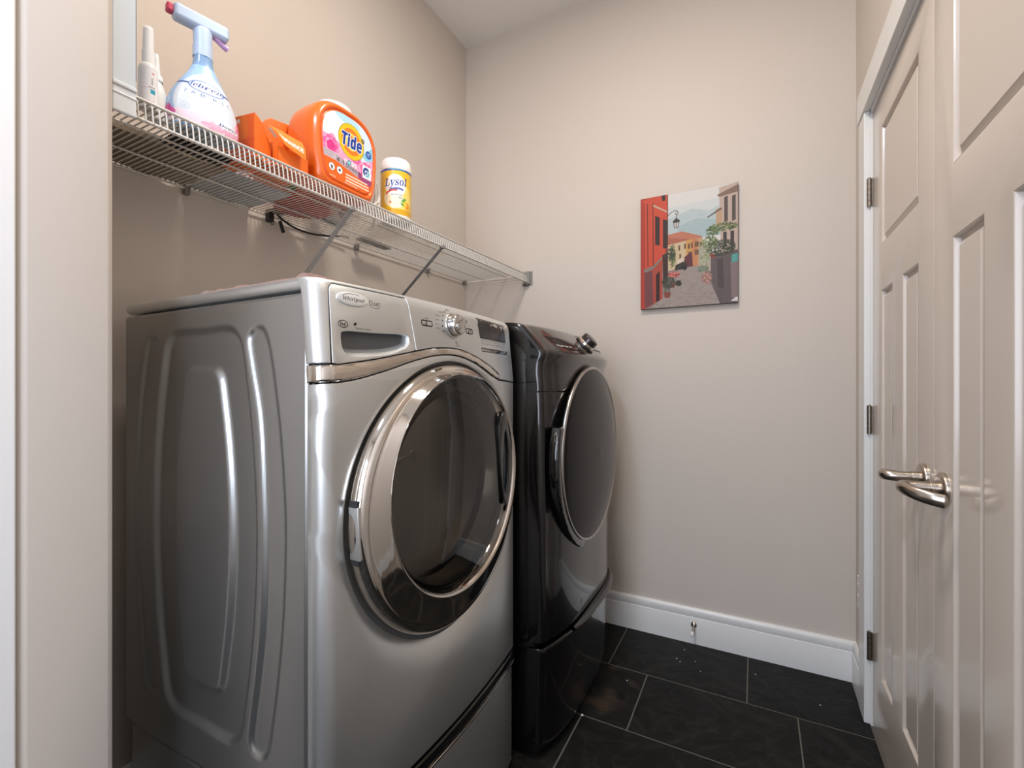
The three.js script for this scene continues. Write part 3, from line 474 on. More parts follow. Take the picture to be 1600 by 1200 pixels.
// ---------------------------------------------------------------- dark dryer
{
  const Dy = thing('dryer', 'black glossy dryer with silver-rimmed round dark door in the corner', 'dryer');
  const z0 = -1.25, z1 = -1.926, zc = (z0 + z1) / 2, hw = (z0 - z1) / 2, R = 0.022;
  // plan offset: from the seam around the corner and over the bowed front
  const plan = []; const bow = (z) => -0.0455 * Math.pow(Math.abs((z - zc) / hw), 3.4); const xe = bow(z0 - R);
  plan.push([-0.0885, z0], [xe - R, z0]); for (let i = 1; i <= 10; i++) { const a = Math.PI / 2 * (1 - i / 10) + 0.36 * (i / 10); plan.push([xe - R * Math.cos(0.36) + R * Math.cos(a), z0 - R + R * Math.sin(a)]); }
  const zs = plan[plan.length - 1][1]; for (let i = 1; i < 60; i++) { const z = lerp(zs, 2 * zc - zs, i / 60); plan.push([bow(z) , z]); }
  for (let i = 10; i >= 1; i--) { const a = Math.PI / 2 * (1 - i / 10) + 0.36 * (i / 10); plan.push([xe - R * Math.cos(0.36) + R * Math.cos(a), 2 * zc - (z0 - R + R * Math.sin(a))]); } plan.push([xe - R, z1], [-0.0885, z1]);
  const N = plan.length - 1;
  const P = (u) => { const t = u * N, i = Math.min(N - 1, Math.floor(t)); return [lerp(plan[i][0], plan[i + 1][0], t - i), lerp(plan[i][1], plan[i + 1][1], t - i)]; };
  const gridP = (prof, nv, inset = 0) => { const c = new THREE.CatmullRomCurve3(prof.map((p) => V3(p[0], p[1], 0)), false, 'centripetal'); return grid((u, v) => { const q = c.getPoint(v), [dx, z] = P(u); const ends = u < 1e-6 || u > 1 - 1e-6; return V3(q.x + 0.0115 + dx - (ends ? 0.024 * smooth(1.17, 1.27, q.y) : 0), q.y, inset ? clamp(z, z1 + inset, z0 - inset) : z); }, N, nv); };
  const consoleProf = [[-0.545, 1.1005], [-0.5345, 1.1005], [-0.5335, 1.102], [-0.5345, 1.13], [-0.537, 1.16], [-0.535, 1.185], [-0.5285, 1.203], [-0.5265, 1.213], [-0.5295, 1.2225], [-0.538, 1.2335], [-0.565, 1.2645], [-0.592, 1.295], [-0.6, 1.3025], [-0.612, 1.3085], [-0.63, 1.3115], [-0.70, 1.3125]];
  const lowProf = [[-0.56, 0.352], [-0.531, 0.352], [-0.527, 0.355], [-0.5265, 0.365], [-0.5265, 0.45], [-0.5275, 0.7], [-0.529, 0.9], [-0.5315, 1.05], [-0.533, 1.09], [-0.5335, 1.0965], [-0.536, 1.0985], [-0.55, 1.0985]];
  // body: profile extruded across the width
  const prof = poly([[-1.33, 0.352], [-0.605, 0.352], [-0.602, 1.19], [-0.6115, 1.2225], [-0.626, 1.235], [-0.643, 1.25], [-0.66, 1.2645], [-0.665, 1.306], [-1.33, 1.306]]);
  mesh('cabinet', bend(slab(prof, z0 - z1 - 0.003, 0.003, 0), (a, b, d) => V3(a, b, z0 - 0.0015 + d)), dryerPaint, Dy);
  const con = mesh('console', gridP(consoleProf, 90), dryerPaint, Dy);
  mesh('front_panel', gridP(lowProf, 90), dryerPaint, Dy);
  mesh('seam_backing', gridP([[-0.552, 1.08], [-0.552, 1.12]], 2, 0.004), dryerPaint, Dy);
  // slanted panel frame: origin on the face, e1 along -z, e2 up the slope, n outward
  const e2 = V3(-0.0565, 0.0645, 0).normalize(), n = V3(e2.y, -e2.x, 0);
  const onS = (a, b, d) => { const p = V3(-0.5535, 1.2645, 0).addScaledVector(e2, b); const dxb = bow(a); return p.addScaledVector(n, d + 0.0006).add(V3(dxb, 0, a)); };
  const fl = (g) => bend(g, onS);
  {
    const dt = canvasTex(1024, 160, (x, w, h) => { x.fillStyle = '#1b1617'; x.fillRect(0, 0, w, h); x.fillStyle = '#e8e6e4'; x.font = 'bold 30px sans-serif'; x.fillText('Dry Level   Temp.   Time', 120, 118); x.fillStyle = '#5d2d2d'; x.fillText('88:88', 120, 60); x.fillStyle = '#c9c7c4'; for (let i = 0; i < 8; i++) x.fillRect(560 + i * 50, 108, 26, 5); });
    const s = new THREE.Shape(); s.moveTo(-1.31, 0.012); s.quadraticCurveTo(-1.33, 0.0, -1.33, -0.015); s.quadraticCurveTo(-1.36, -0.043, -1.43, -0.046); s.lineTo(-1.60, -0.03); s.quadraticCurveTo(-1.5, 0.012, -1.31, 0.012);
    const g = slab(s, 0.003, 0.0008, 0.02); { const p = g.attributes.position, u = g.attributes.uv; for (let i = 0; i < p.count; i++) u.setXY(i, (-1.31 - p.getX(i)) / 0.3, (p.getY(i) + 0.046) / 0.058); }
    mesh('display', fl(g), M(0xffffff, 0.16, 0, { map: dt, ior: 1.35 }), con);
    const lt = canvasTex(512, 64, (x, w, h) => { x.clearRect(0, 0, w, h); x.fillStyle = '#c8c5c2'; x.font = 'bold 50px sans-serif'; x.textAlign = 'center'; x.fillText('SAMSUNG', w / 2, 50); });
    const lg = new THREE.PlaneGeometry(0.115, 0.0145); lg.translate(0, 0, 0); const lm = M(0xffffff, 0.4, 0, { map: lt, transparent: true, alphaTest: 0.5 });
    mesh('lettering', bend(lg.toNonIndexed(), (a, b, d) => onS(-1.395 - a, 0.033 + b, d)), lm, con);
    for (let k = 0; k < 9; k++) { const a = 0.35 + k * 0.3; mesh('program_mark', fl(rbox(-1.62 + Math.cos(a) * 0.062 - 0.006, -1.62 + Math.cos(a) * 0.062 + 0.006, 0.002 + Math.sin(a) * 0.045 - 0.0012, 0.002 + Math.sin(a) * 0.045 + 0.0012, -0.001, 0.0005, 0.0005)), M(0xb9b6b3, 0.5), con); }
    const kb = new THREE.Group(); kb.name = 'dial'; kb.position.copy(onS(-1.62, 0.0, 0)); kb.quaternion.setFromUnitVectors(V3(0, 1, 0), n); con.add(kb);
    mesh('dial_base', lathe([[0.04, 0], [0.04, 0.004], [0.037, 0.006], [0.033, 0.006]], 56), M(0x3a3738, 0.2, 0.8), kb);
    mesh('dial_ring', lathe([[0.034, 0.004], [0.034, 0.014], [0.0325, 0.016], [0.031, 0.016]], 56), chrome, kb);
    mesh('dial_body', lathe([[0.0315, 0.01], [0.0305, 0.032], [0.029, 0.035], [0.024, 0.0365], [0, 0.0365]], 56), M(0x4b4748, 0.22, 0.9), kb);
    for (let k = 0; k < 5; k++) mesh('key', fl(rbox(-1.70 - k * 0.028, -1.68 - k * 0.028, -0.02, -0.012, -0.002, 0.001, 0.001)), M(0x39363a, 0.25, 0.4), con);
  }
  // door
  {
    const D = new THREE.Group(); D.name = 'door'; Dy.add(D);
    const yc = 0.882, dz = -1.589, r = 0.303;
    const ax = (g) => bend(g, (a, b, d) => V3(-0.51 + b, yc + d, dz - a));
    mesh('door_body', ax(lathe([[0.262, -0.03], [0.276, -0.02], [0.288, -0.011], [0.2955, -0.006]], 96)), blackGloss, D);
    mesh('rim', ax(lathe([[0.2955, -0.012], [0.3015, -0.0095], [0.3035, -0.004], [0.3025, 0.0012], [0.2985, 0.0035], [0.2935, 0.0025], [0.292, -0.002]], 120)), M(0xb9b5b1, 0.25, 1), D);
    mesh('door_glass', ax(lathe([[0.2925, 0], [0.27, 0.007], [0.2, 0.017], [0.1, 0.0225], [0, 0.0245]], 96)), M(0x0f0d0e, 0.1, 0, { ior: 1.34, specularIntensity: 0.75 }), D);
    const hs = new THREE.Shape(); hs.absarc(0, 0, 0.327, 2.8, 4.4, false); hs.absarc(0, 0, 0.27, 4.5, 2.7, true);
    mesh('door_grip', bend(slab(hs, 0.034, 0.008, 0.03, 40), (a, b, d) => V3(-0.511 + d, yc + b, dz - a)), blackGloss, D);
  }
  // pedestal
  const Pd = thing('dryer_pedestal', 'black glossy storage pedestal with curved handle lip under the dark dryer', 'pedestal');
  mesh('carcass', rbox(-1.32, -0.6, 0.015, 0.344, z1 + 0.004, z0 - 0.004, 0.005), dryerPaint, Pd);
  const dfr = mesh('drawer_front', gridP([[-0.58, 0.024], [-0.548, 0.024], [-0.541, 0.028], [-0.5385, 0.04], [-0.5355, 0.15], [-0.532, 0.28], [-0.5315, 0.325], [-0.535, 0.3315], [-0.55, 0.3325]], 60), dryerPaint, Pd);
  mesh('seam_backing', gridP([[-0.556, 0.31], [-0.556, 0.349]], 2, 0.004), dryerPaint, Pd);
  const lip = grid((u, v) => { const z = lerp(-1.40, -1.905, u), a = v * Math.PI * 2, k = Math.pow(Math.sin(Math.PI * clamp(u * 0.92 + 0.04)), 0.45); return V3(-0.5105 + bow(z) + Math.cos(a) * 0.022 * k, 0.3395 + Math.sin(a) * 0.0105 * (0.45 + 0.55 * k) + 0.004 * u, z); }, 60, 16);
  mesh('handle_lip', lip, blackGloss, dfr);
  for (const [x, z] of [[-0.64, -1.3], [-0.64, -1.89], [-1.27, -1.3], [-1.27, -1.89]]) mesh('foot', new THREE.CylinderGeometry(0.02, 0.024, 0.017, 20).translate(x, 0.0085, z), rubber, Pd);
}

// ---------------------------------------------------------------- towel on the washer
{
  const tw = dataTex(256, (u, v) => { const b = 0.9 + 0.1 * Math.sin(u * 400) * Math.sin(v * 400); const s = 0.06 * tn(u, v, 30, 5); return [0.62 * b + s, 0.5 * b + s, 0.46 * b + s]; }, true);
  const T = thing('towel', 'dusty pink folded cloth lying flat on top of the silver washer', 'towel');
  const x0 = -1.03, x1 = -0.695, za = -0.545, zb = -0.93, y = 1.3058;
  const wave = (u, v) => 0.0016 + 0.0065 * Math.max(0, noise.noise(u * 5.2, v * 4, 2.3)) + 0.004 * Math.max(0, noise.noise(u * 11, v * 8, 6.3)) + (u < 0.18 ? 0.004 * smooth(0.18, 0.08, u) * smooth(0, 0.05, u) : 0) + 0.006 * smooth(0.9, 0.955, u) * smooth(1, 0.97, u);
  const top = (u, v) => { const zz = za - 0.006 * noise.noise(u * 6, 1.1, 8); const e = Math.min(u / 0.02, (1 - u) / 0.02, v / 0.02, (1 - v) / 0.02, 1); const rd = Math.sqrt(clamp(1 - (1 - e) * (1 - e))); return V3(lerp(x0, x1, u), y + (0.0045 + wave(u, v)) * (0.25 + 0.75 * rd), lerp(zz, zb, v)); };
  const nu = 120, nv = 70;
  const a = grid(top, nu, nv, (u, v) => [u * 3, v * 3]), rim = [];
  const b = grid((u, v) => { const p = top(u, v); const e = Math.min(u, 1 - u, v, 1 - v); p.y = e < 0.001 ? y + 0.0003 : y + 0.0003; return p; }, nu, nv, (u, v) => [u * 3, v * 3]);
  const sideG = (f, n) => grid((u, v) => { const p = f(u); if (v === 0) p.y = y + 0.0003; return p; }, n, 1, (u, v) => [u * 3, v * 0.05]);
  const g = merge([a, b, sideG((u) => top(u, 0), nu), sideG((u) => top(u, 1), nu), sideG((u) => top(0, u), nv), sideG((u) => top(1, u), nv)]);
  mesh('cloth', g, M(0xffffff, 0.95, 0, { map: tw, sheen: 0.3 }), T);
}

// ---------------------------------------------------------------- wire shelf
const deckY = (z) => 1.671 + 0.0125 * (-z - 0.45);
const FX = -1.047;
{
  const Sh = thing('wire_shelf', 'white wire shelf with front lip on the left wall above the machines', 'shelf');
  const za = -0.4, zb = -2.143, r = 0.0019;
  const rail = (name, x, dy, rad) => { const g = new THREE.CylinderGeometry(rad, rad, Math.hypot(zb - za, deckY(zb) - deckY(za)), 12); g.rotateX(-Math.PI / 2 + Math.atan2(deckY(zb) - deckY(za), za - zb)); g.translate(x, (deckY(za) + deckY(zb)) / 2 + dy, (za + zb) / 2); return mesh(name, g, wireCoat, Sh); };
  rail('front_rail', FX, -0.001, 0.0032); rail('lip_rail', FX + 0.006, -0.0425, 0.0034); rail('back_rail', XL + 0.012, -0.0045, 0.003); rail('middle_rail', -1.165, -0.005, 0.0026); rail('middle_rail', -1.298, -0.005, 0.0026);
  const wire = tube([[XL + 0.011, 0, 0], [-1.3, 0, 0], [-1.15, 0, 0], [FX - 0.006, 0, 0], [FX + 0.0016, -0.0016, 0], [FX + 0.0035, -0.006, 0], [FX + 0.0095, -0.044, 0]], r * 0.92, 26, 6, 0.0);
  let k = 0; for (let z = -0.4095; z > zb + 0.004; z -= 0.01225) { const w = mesh('deck_wire', wire, wireCoat, null); w.name = k ? `deck_wire_${String(k).padStart(3, '0')}` : 'deck_wire'; k++; w.position.set(0, deckY(z), z); Sh.add(w); }
  for (const z of [-0.975, -1.416]) { // flat diagonal braces
    const p0 = V3(FX + 0.004, deckY(z) - 0.045, z), p1 = V3(XL + 0.004, deckY(z) - 0.36, z), L = p0.distanceTo(p1);
    const g = rbox(-0.0015, 0.0015, 0, L, -0.008, 0.008, 0.001); g.applyQuaternion(new THREE.Quaternion().setFromUnitVectors(V3(0, 1, 0), p1.clone().sub(p0).normalize())); g.translate(p0.x, p0.y, p0.z);
    const b = mesh('brace', g, braceGrey, Sh); b.userData.label = 'flat grey diagonal brace';
    mesh('brace_clip', rbox(FX - 0.004, FX + 0.012, deckY(z) - 0.05, deckY(z) - 0.036, z - 0.009, z + 0.009, 0.003), braceGrey, b);
    mesh('brace_foot', rbox(XL, XL + 0.008, p1.y - 0.03, p1.y + 0.012, z - 0.01, z + 0.01, 0.002), braceGrey, b);
  }
  const dark = M(0x8d8a86, 0.45, 0.1);
  const eb = mesh('end_bracket', rbox(FX - 0.012, FX + 0.022, deckY(zb) - 0.052, deckY(zb) + 0.012, ZF, ZF + 0.014, 0.003), dark, Sh);
  mesh('bracket_plate', rbox(FX + 0.02, FX + 0.034, deckY(zb) - 0.058, deckY(zb) + 0.012, ZF, ZF + 0.004, 0.001), dark, eb);
  mesh('bracket_cap', rbox(FX - 0.016, FX + 0.018, deckY(zb) - 0.062, deckY(zb) - 0.05, ZF, ZF + 0.02, 0.003), M(0x5a5856, 0.5), eb);
  for (const z of [-0.72, -1.345, -1.8, -2.118]) { const c = mesh('wall_clip', rbox(XL, XL + 0.018, deckY(z) - 0.022, deckY(z) + 0.004, z - 0.007, z + 0.007, 0.003), M(0x77736f, 0.5), Sh); mesh('screw', new THREE.SphereGeometry(0.004, 10, 8).translate(XL + 0.016, deckY(z) - 0.016, z), hingeMetal, c); }
}

// ---------------------------------------------------------------- things on the shelf
const SY = (z) => deckY(z) + 0.0018;
const plasticWhite = M(0xf1f1ef, 0.35, 0, { clearcoat: 0.3 });
function labelCyl(r, y0, y1, a0, a1, tex, rough = 0.4, off = 0.0004) { // a: angle seen from above, 0 = +x, growing toward +z
  const g = grid((u, v) => { const a = lerp(a0, a1, u); return V3(Math.cos(a) * (r + off), lerp(y0, y1, v), Math.sin(a) * (r + off)); }, 40, 2);
  return [g, M(0xffffff, rough, 0, { map: tex, clearcoat: 0.3, clearcoatRoughness: 0.2 })];
}
{ // plastic drawer bin at the left end
  const z = -0.418, y = SY(z), B = thing('storage_bin', 'pale grey plastic drawer bin at the near end of the wire shelf', 'bin', [0, 0, 0]);
  const pl = M(0xdfe4e8, 0.4, 0, { clearcoat: 0.2 });
  mesh('body', rbox(-1.36, -1.06, y, y + 0.26, -0.436, -0.402, 0.003), pl, B);
  mesh('front_panel', rbox(-1.0365, -1.0285, y - 0.052, y - 0.004, -0.4395, -0.402, 0.003), pl, B);
  mesh('front_panel', rbox(-1.06, -1.03, y + 0.0, y + 0.26, -0.4395, -0.402, 0.003), M(0xd5dfe8, 0.3, 0, { clearcoat: 0.4 }), B);
  mesh('ridge', rbox(-1.032, -1.026, y - 0.0045, y + 0.0025, -0.4395, -0.402, 0.0015), pl, B);
  mesh('ridge', rbox(-1.032, -1.027, y - 0.020, y - 0.016, -0.4395, -0.402, 0.0015), pl, B);
  mesh('edge_strip', rbox(-1.058, -1.034, y + 0.02, y + 0.26, -0.4415, -0.4393, 0.0008), M(0x3f4c74, 0.4), B);
}
{ // two white bottles
  const t1 = canvasTex(512, 512, (x, w, h) => { x.fillStyle = '#f3f2f4'; x.fillRect(0, 0, w, h); x.fillStyle = '#8f8f98'; for (let i = 0; i < 17; i++) for (let c = 0; c < 3; c++) { x.globalAlpha = 0.55; x.fillRect(14 + c * 62, 30 + i * 26, 30 + rnd() * 22, 7); } x.globalAlpha = 1; x.strokeStyle = '#e3a9b5'; x.lineWidth = 6; x.strokeRect(206, 290, 180, 180); x.fillStyle = '#33333a'; x.font = 'bold 40px sans-serif'; x.save(); x.translate(370, 240); x.rotate(-1.5); x.fillText('ANTI', 0, 0); x.restore(); x.fillRect(300, 268, 120, 8); x.fillStyle = '#1fa6c8'; x.fillRect(330, 300, 80, 62); x.fillStyle = '#d94f63'; x.fillRect(360, 70, 34, 20); });
  const z1 = -0.482, b1 = thing('spray_bottle', 'slim white bottle with printed label and tall cap beside the grey bin', 'bottle', [-1.083, SY(z1), z1]);
  mesh('body', lathe([[0, 0], [0.0152, 0], [0.0162, 0.002], [0.0164, 0.072], [0.0155, 0.084], [0.013, 0.09], [0.009, 0.092], [0.009, 0.096]], 40), plasticWhite, b1);
  mesh('cap', lathe([[0.0108, 0.09], [0.0108, 0.118], [0.0092, 0.121], [0.009, 0.16], [0.008, 0.166], [0, 0.1665]], 36), M(0xf6f6f6, 0.35), b1);
  const [lg, lm] = labelCyl(0.0165, 0.006, 0.08, 2.2, -0.9, t1); mesh('label', lg, lm, b1);
  const z2 = -0.512, b2 = thing('squeeze_bottle', 'white squeeze bottle with narrow nozzle behind the slim labelled bottle', 'bottle', [-1.118, SY(z2), z2]);
  mesh('body', lathe([[0, 0], [0.0165, 0], [0.0185, 0.003], [0.019, 0.035], [0.018, 0.058], [0.0135, 0.075], [0.0105, 0.081], [0.0102, 0.09]], 40), plasticWhite, b2);
  mesh('nozzle', lathe([[0.0118, 0.085], [0.0118, 0.096], [0.0075, 0.1], [0.0055, 0.13], [0.004, 0.143], [0, 0.1445]], 28), M(0xf6f6f6, 0.35), b2);
  const t2 = canvasTex(128, 128, (x, w, h) => { x.fillStyle = '#2b7fc4'; x.fillRect(0, 0, w, h); x.fillStyle = '#9fd0f2'; x.beginPath(); x.ellipse(64, 80, 34, 24, -0.5, 0, 7); x.fill(); x.fillStyle = '#0d3f86'; x.fillRect(0, 0, w, 18); });
  const z3 = -0.538, b3 = thing('small_jar', 'tiny blue and white jar squeezed beside the blue spray bottle', 'jar', [-1.103, SY(z3), z3]);
  mesh('body', lathe([[0, 0], [0.0115, 0], [0.0125, 0.0015], [0.0125, 0.032], [0.011, 0.035], [0.0105, 0.035]], 28), M(0xdfeaf4, 0.3), b3);
  mesh('lid', lathe([[0.0128, 0.034], [0.0128, 0.043], [0.011, 0.0445], [0, 0.0445]], 28), M(0xc9d8ea, 0.35), b3);
  const [g3, m3] = labelCyl(0.0126, 0.003, 0.03, 2.4, -0.8, t2); mesh('label', g3, m3, b3);
}
{ // fabric spray bottle
  const zc = -0.592, B = thing('trigger_spray_bottle', 'pale blue trigger spray bottle with white label and pink roses', 'bottle', [-1.094, SY(zc), zc], -0.22);
  const prof = [[0, 0.064, 0.03], [0.004, 0.0675, 0.034], [0.02, 0.0705, 0.0365], [0.042, 0.069, 0.036], [0.07, 0.062, 0.0345], [0.092, 0.0525, 0.032], [0.115, 0.0395, 0.028], [0.135, 0.028, 0.0235], [0.155, 0.0205, 0.0195], [0.17, 0.0183, 0.0182], [0.176, 0.018, 0.018]];
  const cW = new THREE.CatmullRomCurve3(prof.map((p) => V3(p[0], p[1], p[2])), false, 'centripetal');
  const surf = (a, v, off = 0) => { const p = cW.getPoint(v), e = 0.82, c = Math.cos(a), s = Math.sin(a); const f = (q) => Math.sign(q) * Math.pow(Math.abs(q), e); return V3(f(c) * (p.z + off), p.x, f(s) * (p.y + off)); };
  const blue = M(0x9cc4ee, 0.22, 0, { transmission: 0.25, thickness: 0, clearcoat: 0.5, clearcoatRoughness: 0.1 });
  mesh('body', merge([mergeVertices(grid((u, v) => surf(u * Math.PI * 2, v), 64, 40).deleteAttribute('uv')), ].map((g) => { g.computeVertexNormals(); const h = g; h.setAttribute('uv', new THREE.BufferAttribute(new Float32Array(h.attributes.position.count * 2), 2)); return h; })), blue, B);
  mesh('base', (() => { const s = new THREE.Shape(); for (let i = 0; i <= 48; i++) { const p = surf(i / 48 * Math.PI * 2, 0); i ? s.lineTo(p.z, p.x) : s.moveTo(p.z, p.x); } return bend(new THREE.ShapeGeometry(s), (a, b, d) => V3(b, d + 0.0002, a)); })(), M(0x9fb4c4, 0.4), B);
  const t = canvasTex(1024, 1024, (x, w, h) => {
    x.fillStyle = '#a9cdf3'; x.fillRect(0, 0, w, h);
    x.fillStyle = '#e4ebf4'; x.beginPath(); x.ellipse(520, 560, 350, 390, 0, 0, 7); x.fill();
    x.fillStyle = '#f0f4f9'; x.beginPath(); x.ellipse(520, 330, 210, 170, 0, 0, 7); x.fill();
    x.strokeStyle = '#1d3f93'; x.lineWidth = 26; x.beginPath(); x.moveTo(60, 385); x.quadraticCurveTo(200, 372, 330, 380); x.stroke(); x.beginPath(); x.moveTo(650, 380); x.quadraticCurveTo(820, 380, 980, 392); x.stroke();
    x.fillStyle = '#ffffff'; x.beginPath(); x.ellipse(505, 385, 190, 84, 0, 0, 7); x.fill(); x.strokeStyle = '#5b86c4'; x.lineWidth = 14; x.stroke();
    x.fillStyle = '#2a4b9b'; x.font = 'italic bold 96px serif'; x.textAlign = 'center'; x.fillText('febreze', 505, 412);
    x.fillStyle = '#5f7fb4'; x.font = '72px sans-serif'; 'FABRIC'.split('').forEach((c, i) => x.fillText(c, 310 + i * 84, 545));
    const rose = (cx, cy, R, c1, c2) => { for (let i = 0; i < 26; i++) { const a = i * 2.4, q = R * (1 - i / 30); x.fillStyle = i % 2 ? c1 : c2; x.globalAlpha = 0.75; x.beginPath(); x.ellipse(cx + Math.cos(a) * q * 0.42, cy + Math.sin(a) * q * 0.42, q * 0.55, q * 0.42, a, 0, 7); x.fill(); } x.globalAlpha = 1; };
    x.fillStyle = '#fbe4ee'; x.fillRect(120, 780, 800, 200);
    rose(110, 830, 130, '#e65fb0', '#d83a95'); rose(900, 760, 140, '#ef5f93', '#f7a6c4'); rose(760, 900, 150, '#f6a9c6', '#f9c9da'); rose(560, 910, 110, '#f9cfdf', '#f3a8c4'); rose(940, 930, 120, '#e9447f', '#f58db0');
    x.fillStyle = '#fff'; x.globalAlpha = 0.85; x.beginPath(); x.ellipse(690, 830, 150, 52, 0.1, 0, 7); x.fill(); x.globalAlpha = 1; x.fillStyle = '#3b4a86'; x.font = 'italic bold 66px serif'; x.fillText('Downy', 690, 848); x.font = '24px sans-serif'; x.fillText('april fresh', 690, 880);
    x.strokeStyle = '#b6c3d8'; x.lineWidth = 4; x.beginPath(); x.arc(330, 720, 46, 0, 7); x.stroke(); x.fillStyle = '#8f9ab5'; x.font = '20px sans-serif'; x.fillText('odor', 330, 716); x.fillText('fresh', 330, 740);
  });
  const lab = grid((u, v) => surf(lerp(1.62, -1.62, u), lerp(0.09, 0.76, v), 0.0005), 48, 30);
  mesh('label', lab, M(0xffffff, 0.3, 0, { map: t, clearcoat: 0.4, clearcoatRoughness: 0.12 }), B);
  mesh('collar', lathe([[0.0192, 0.173], [0.0192, 0.198], [0.018, 0.203], [0.0185, 0.232], [0.016, 0.238], [0, 0.239]], 40), M(0xc5d8f2, 0.35), B);
  mesh('spray_head', rbox(-0.015, 0.015, 0.234, 0.266, -0.05, 0.056, 0.008, 4), M(0xc5d8f2, 0.35), B); mesh('nozzle_tip', rbox(-0.009, 0.009, 0.242, 0.26, 0.055, 0.068, 0.004, 3), M(0xd0496a, 0.35), B);
  mesh('trigger', tube([[0.0, 0.24, -0.02], [0.0, 0.232, -0.03], [0.0, 0.225, -0.042], [0.0, 0.222, -0.05]], 0.0065, 24, 10), M(0xcaa4d6, 0.35), B);
}
const bounceOrange = M(0xf2701c, 0.45, 0, { clearcoat: 0.15 });
{ // two open dryer-sheet cartons
  const face = canvasTex(512, 512, (x, w, h) => { x.fillStyle = '#ef5a12'; x.fillRect(0, 0, w, h); x.fillStyle = '#e8a02c'; x.beginPath(); x.ellipse(120, 150, 190, 170, 0, 0, 7); x.fill(); x.fillStyle = '#ef6a14'; x.beginPath(); x.ellipse(310, 150, 120, 190, 0, 0, 7); x.fill(); x.fillStyle = '#ee5410'; x.fillRect(0, 300, w, 212); x.fillStyle = '#fff'; x.font = 'bold 84px sans-serif'; x.fillText('bounce', 20, 84); x.fillStyle = '#c23c08'; x.fillRect(0, 296, w, 5); });
  const B = thing('dryer_sheet_box', 'orange carton with sloped side right of the blue spray bottle', 'box', [-1.078, SY(-0.705), -0.702], 0.16);
  // local: x back is negative, z along the shelf negative
  const T = 0.0012, H = 0.107;
  const endP = rbox(-0.12, 0, 0, H, -T, 0, 0.0005, 1); { const p = endP.attributes.position, u = endP.attributes.uv; for (let i = 0; i < p.count; i++) u.setXY(i, (p.getX(i) + 0.12) / 0.12, p.getY(i) / H); }
  mesh('end_panel', endP, M(0xffffff, 0.45, 0, { map: face, clearcoat: 0.15 }), B);
  const sw = new THREE.Shape(); sw.moveTo(0, 0); sw.lineTo(0, H); sw.quadraticCurveTo(0.024, H - 0.006, 0.036, 0.07); sw.lineTo(0.05, 0.044); sw.lineTo(0.05, 0);
  mesh('front_panel', bend(slab(sw, T, 0.0003, 0), (a, b, d) => V3(d, b, -a)), bounceOrange, B);
  mesh('back_panel', bend(slab(sw.clone(), T, 0.0003, 0), (a, b, d) => V3(d - 0.1188, b, -a)), bounceOrange, B);
  mesh('bottom_panel', rbox(-0.12, 0, 0, T, -0.05, 0, 0.0004, 1), bounceOrange, B);
  mesh('far_panel', rbox(-0.12, 0, 0, 0.05, -0.05, -0.05 + T, 0.0004, 1), bounceOrange, B);

  const z2 = -0.757, B2 = thing('dryer_sheet_box', 'orange carton with its lid torn open beside the big orange tub', 'box', [-1.068, SY(z2), z2], 0);
  const fl = canvasTex(256, 128, (x, w, h) => { x.fillStyle = '#f48425'; x.fillRect(0, 0, w, h); x.fillStyle = '#fff'; x.font = 'bold 58px sans-serif'; x.textAlign = 'center'; x.fillText('bounce', w / 2 + 6, 92); });
  mesh('front_panel', rbox(-T, 0, 0, 0.05, -0.088, 0, 0.0004, 1), bounceOrange, B2);
  mesh('end_panel', rbox(-0.125, 0, 0, 0.064, -T, 0, 0.0004, 1), bounceOrange, B2);
  mesh('end_panel', rbox(-0.125, 0, 0, 0.072, -0.09, -0.09 + T, 0.0004, 1), bounceOrange, B2);
  mesh('bottom_panel', rbox(-0.125, 0, 0, T, -0.09, 0, 0.0004, 1), bounceOrange, B2);
  const bs = new THREE.Shape(); bs.moveTo(0.002, 0); bs.lineTo(0.002, 0.125); bs.quadraticCurveTo(0.006, 0.165, 0.04, 0.186); bs.lineTo(0.105, 0.196); bs.lineTo(0.105, 0);
  mesh('raised_lid', bend(slab(bs, T, 0.0003, 0.02), (a, b, d) => V3(-0.124 + d - 0.1 * Math.max(0, b - 0.08) * (b - 0.08), b, -a - 0.028)), bounceOrange, B2);
  // torn flap leaning out to the front with the print
  const f0 = [V3(-0.012, 0.098, 0.024), V3(0.004, 0.086, -0.067), V3(0.02, 0.034, -0.067), V3(0.012, 0.052, -0.012)];
  const flap = grid((u, v) => { const a = f0[0].clone().lerp(f0[1], u), b = f0[3].clone().lerp(f0[2], u); const p = a.lerp(b, v); p.x += 0.006 * Math.sin(v * 3.1); p.y += 0.002 * noise.noise(u * 3, v * 3, 1); return p; }, 16, 12, (u, v) => [u, 1 - v]);
  mesh('torn_flap', merge([flap, flap.clone().translate(-0.0009, 0, 0)]), M(0xffffff, 0.45, 0, { map: fl }), B2);
  mesh('flap_edge', bend(rbox(0, 1, -0.0006, 0.0006, -0.005, 0.005, 0.0003, 1), (a, b, d) => V3(-0.004 + a * 0.005, 0.086 - a * 0.017, 0.018 - a * 0.014).add(V3(d * 0.7 - 0.003, b * 2, 0))), M(0xb9a79a, 0.8), B2);
}
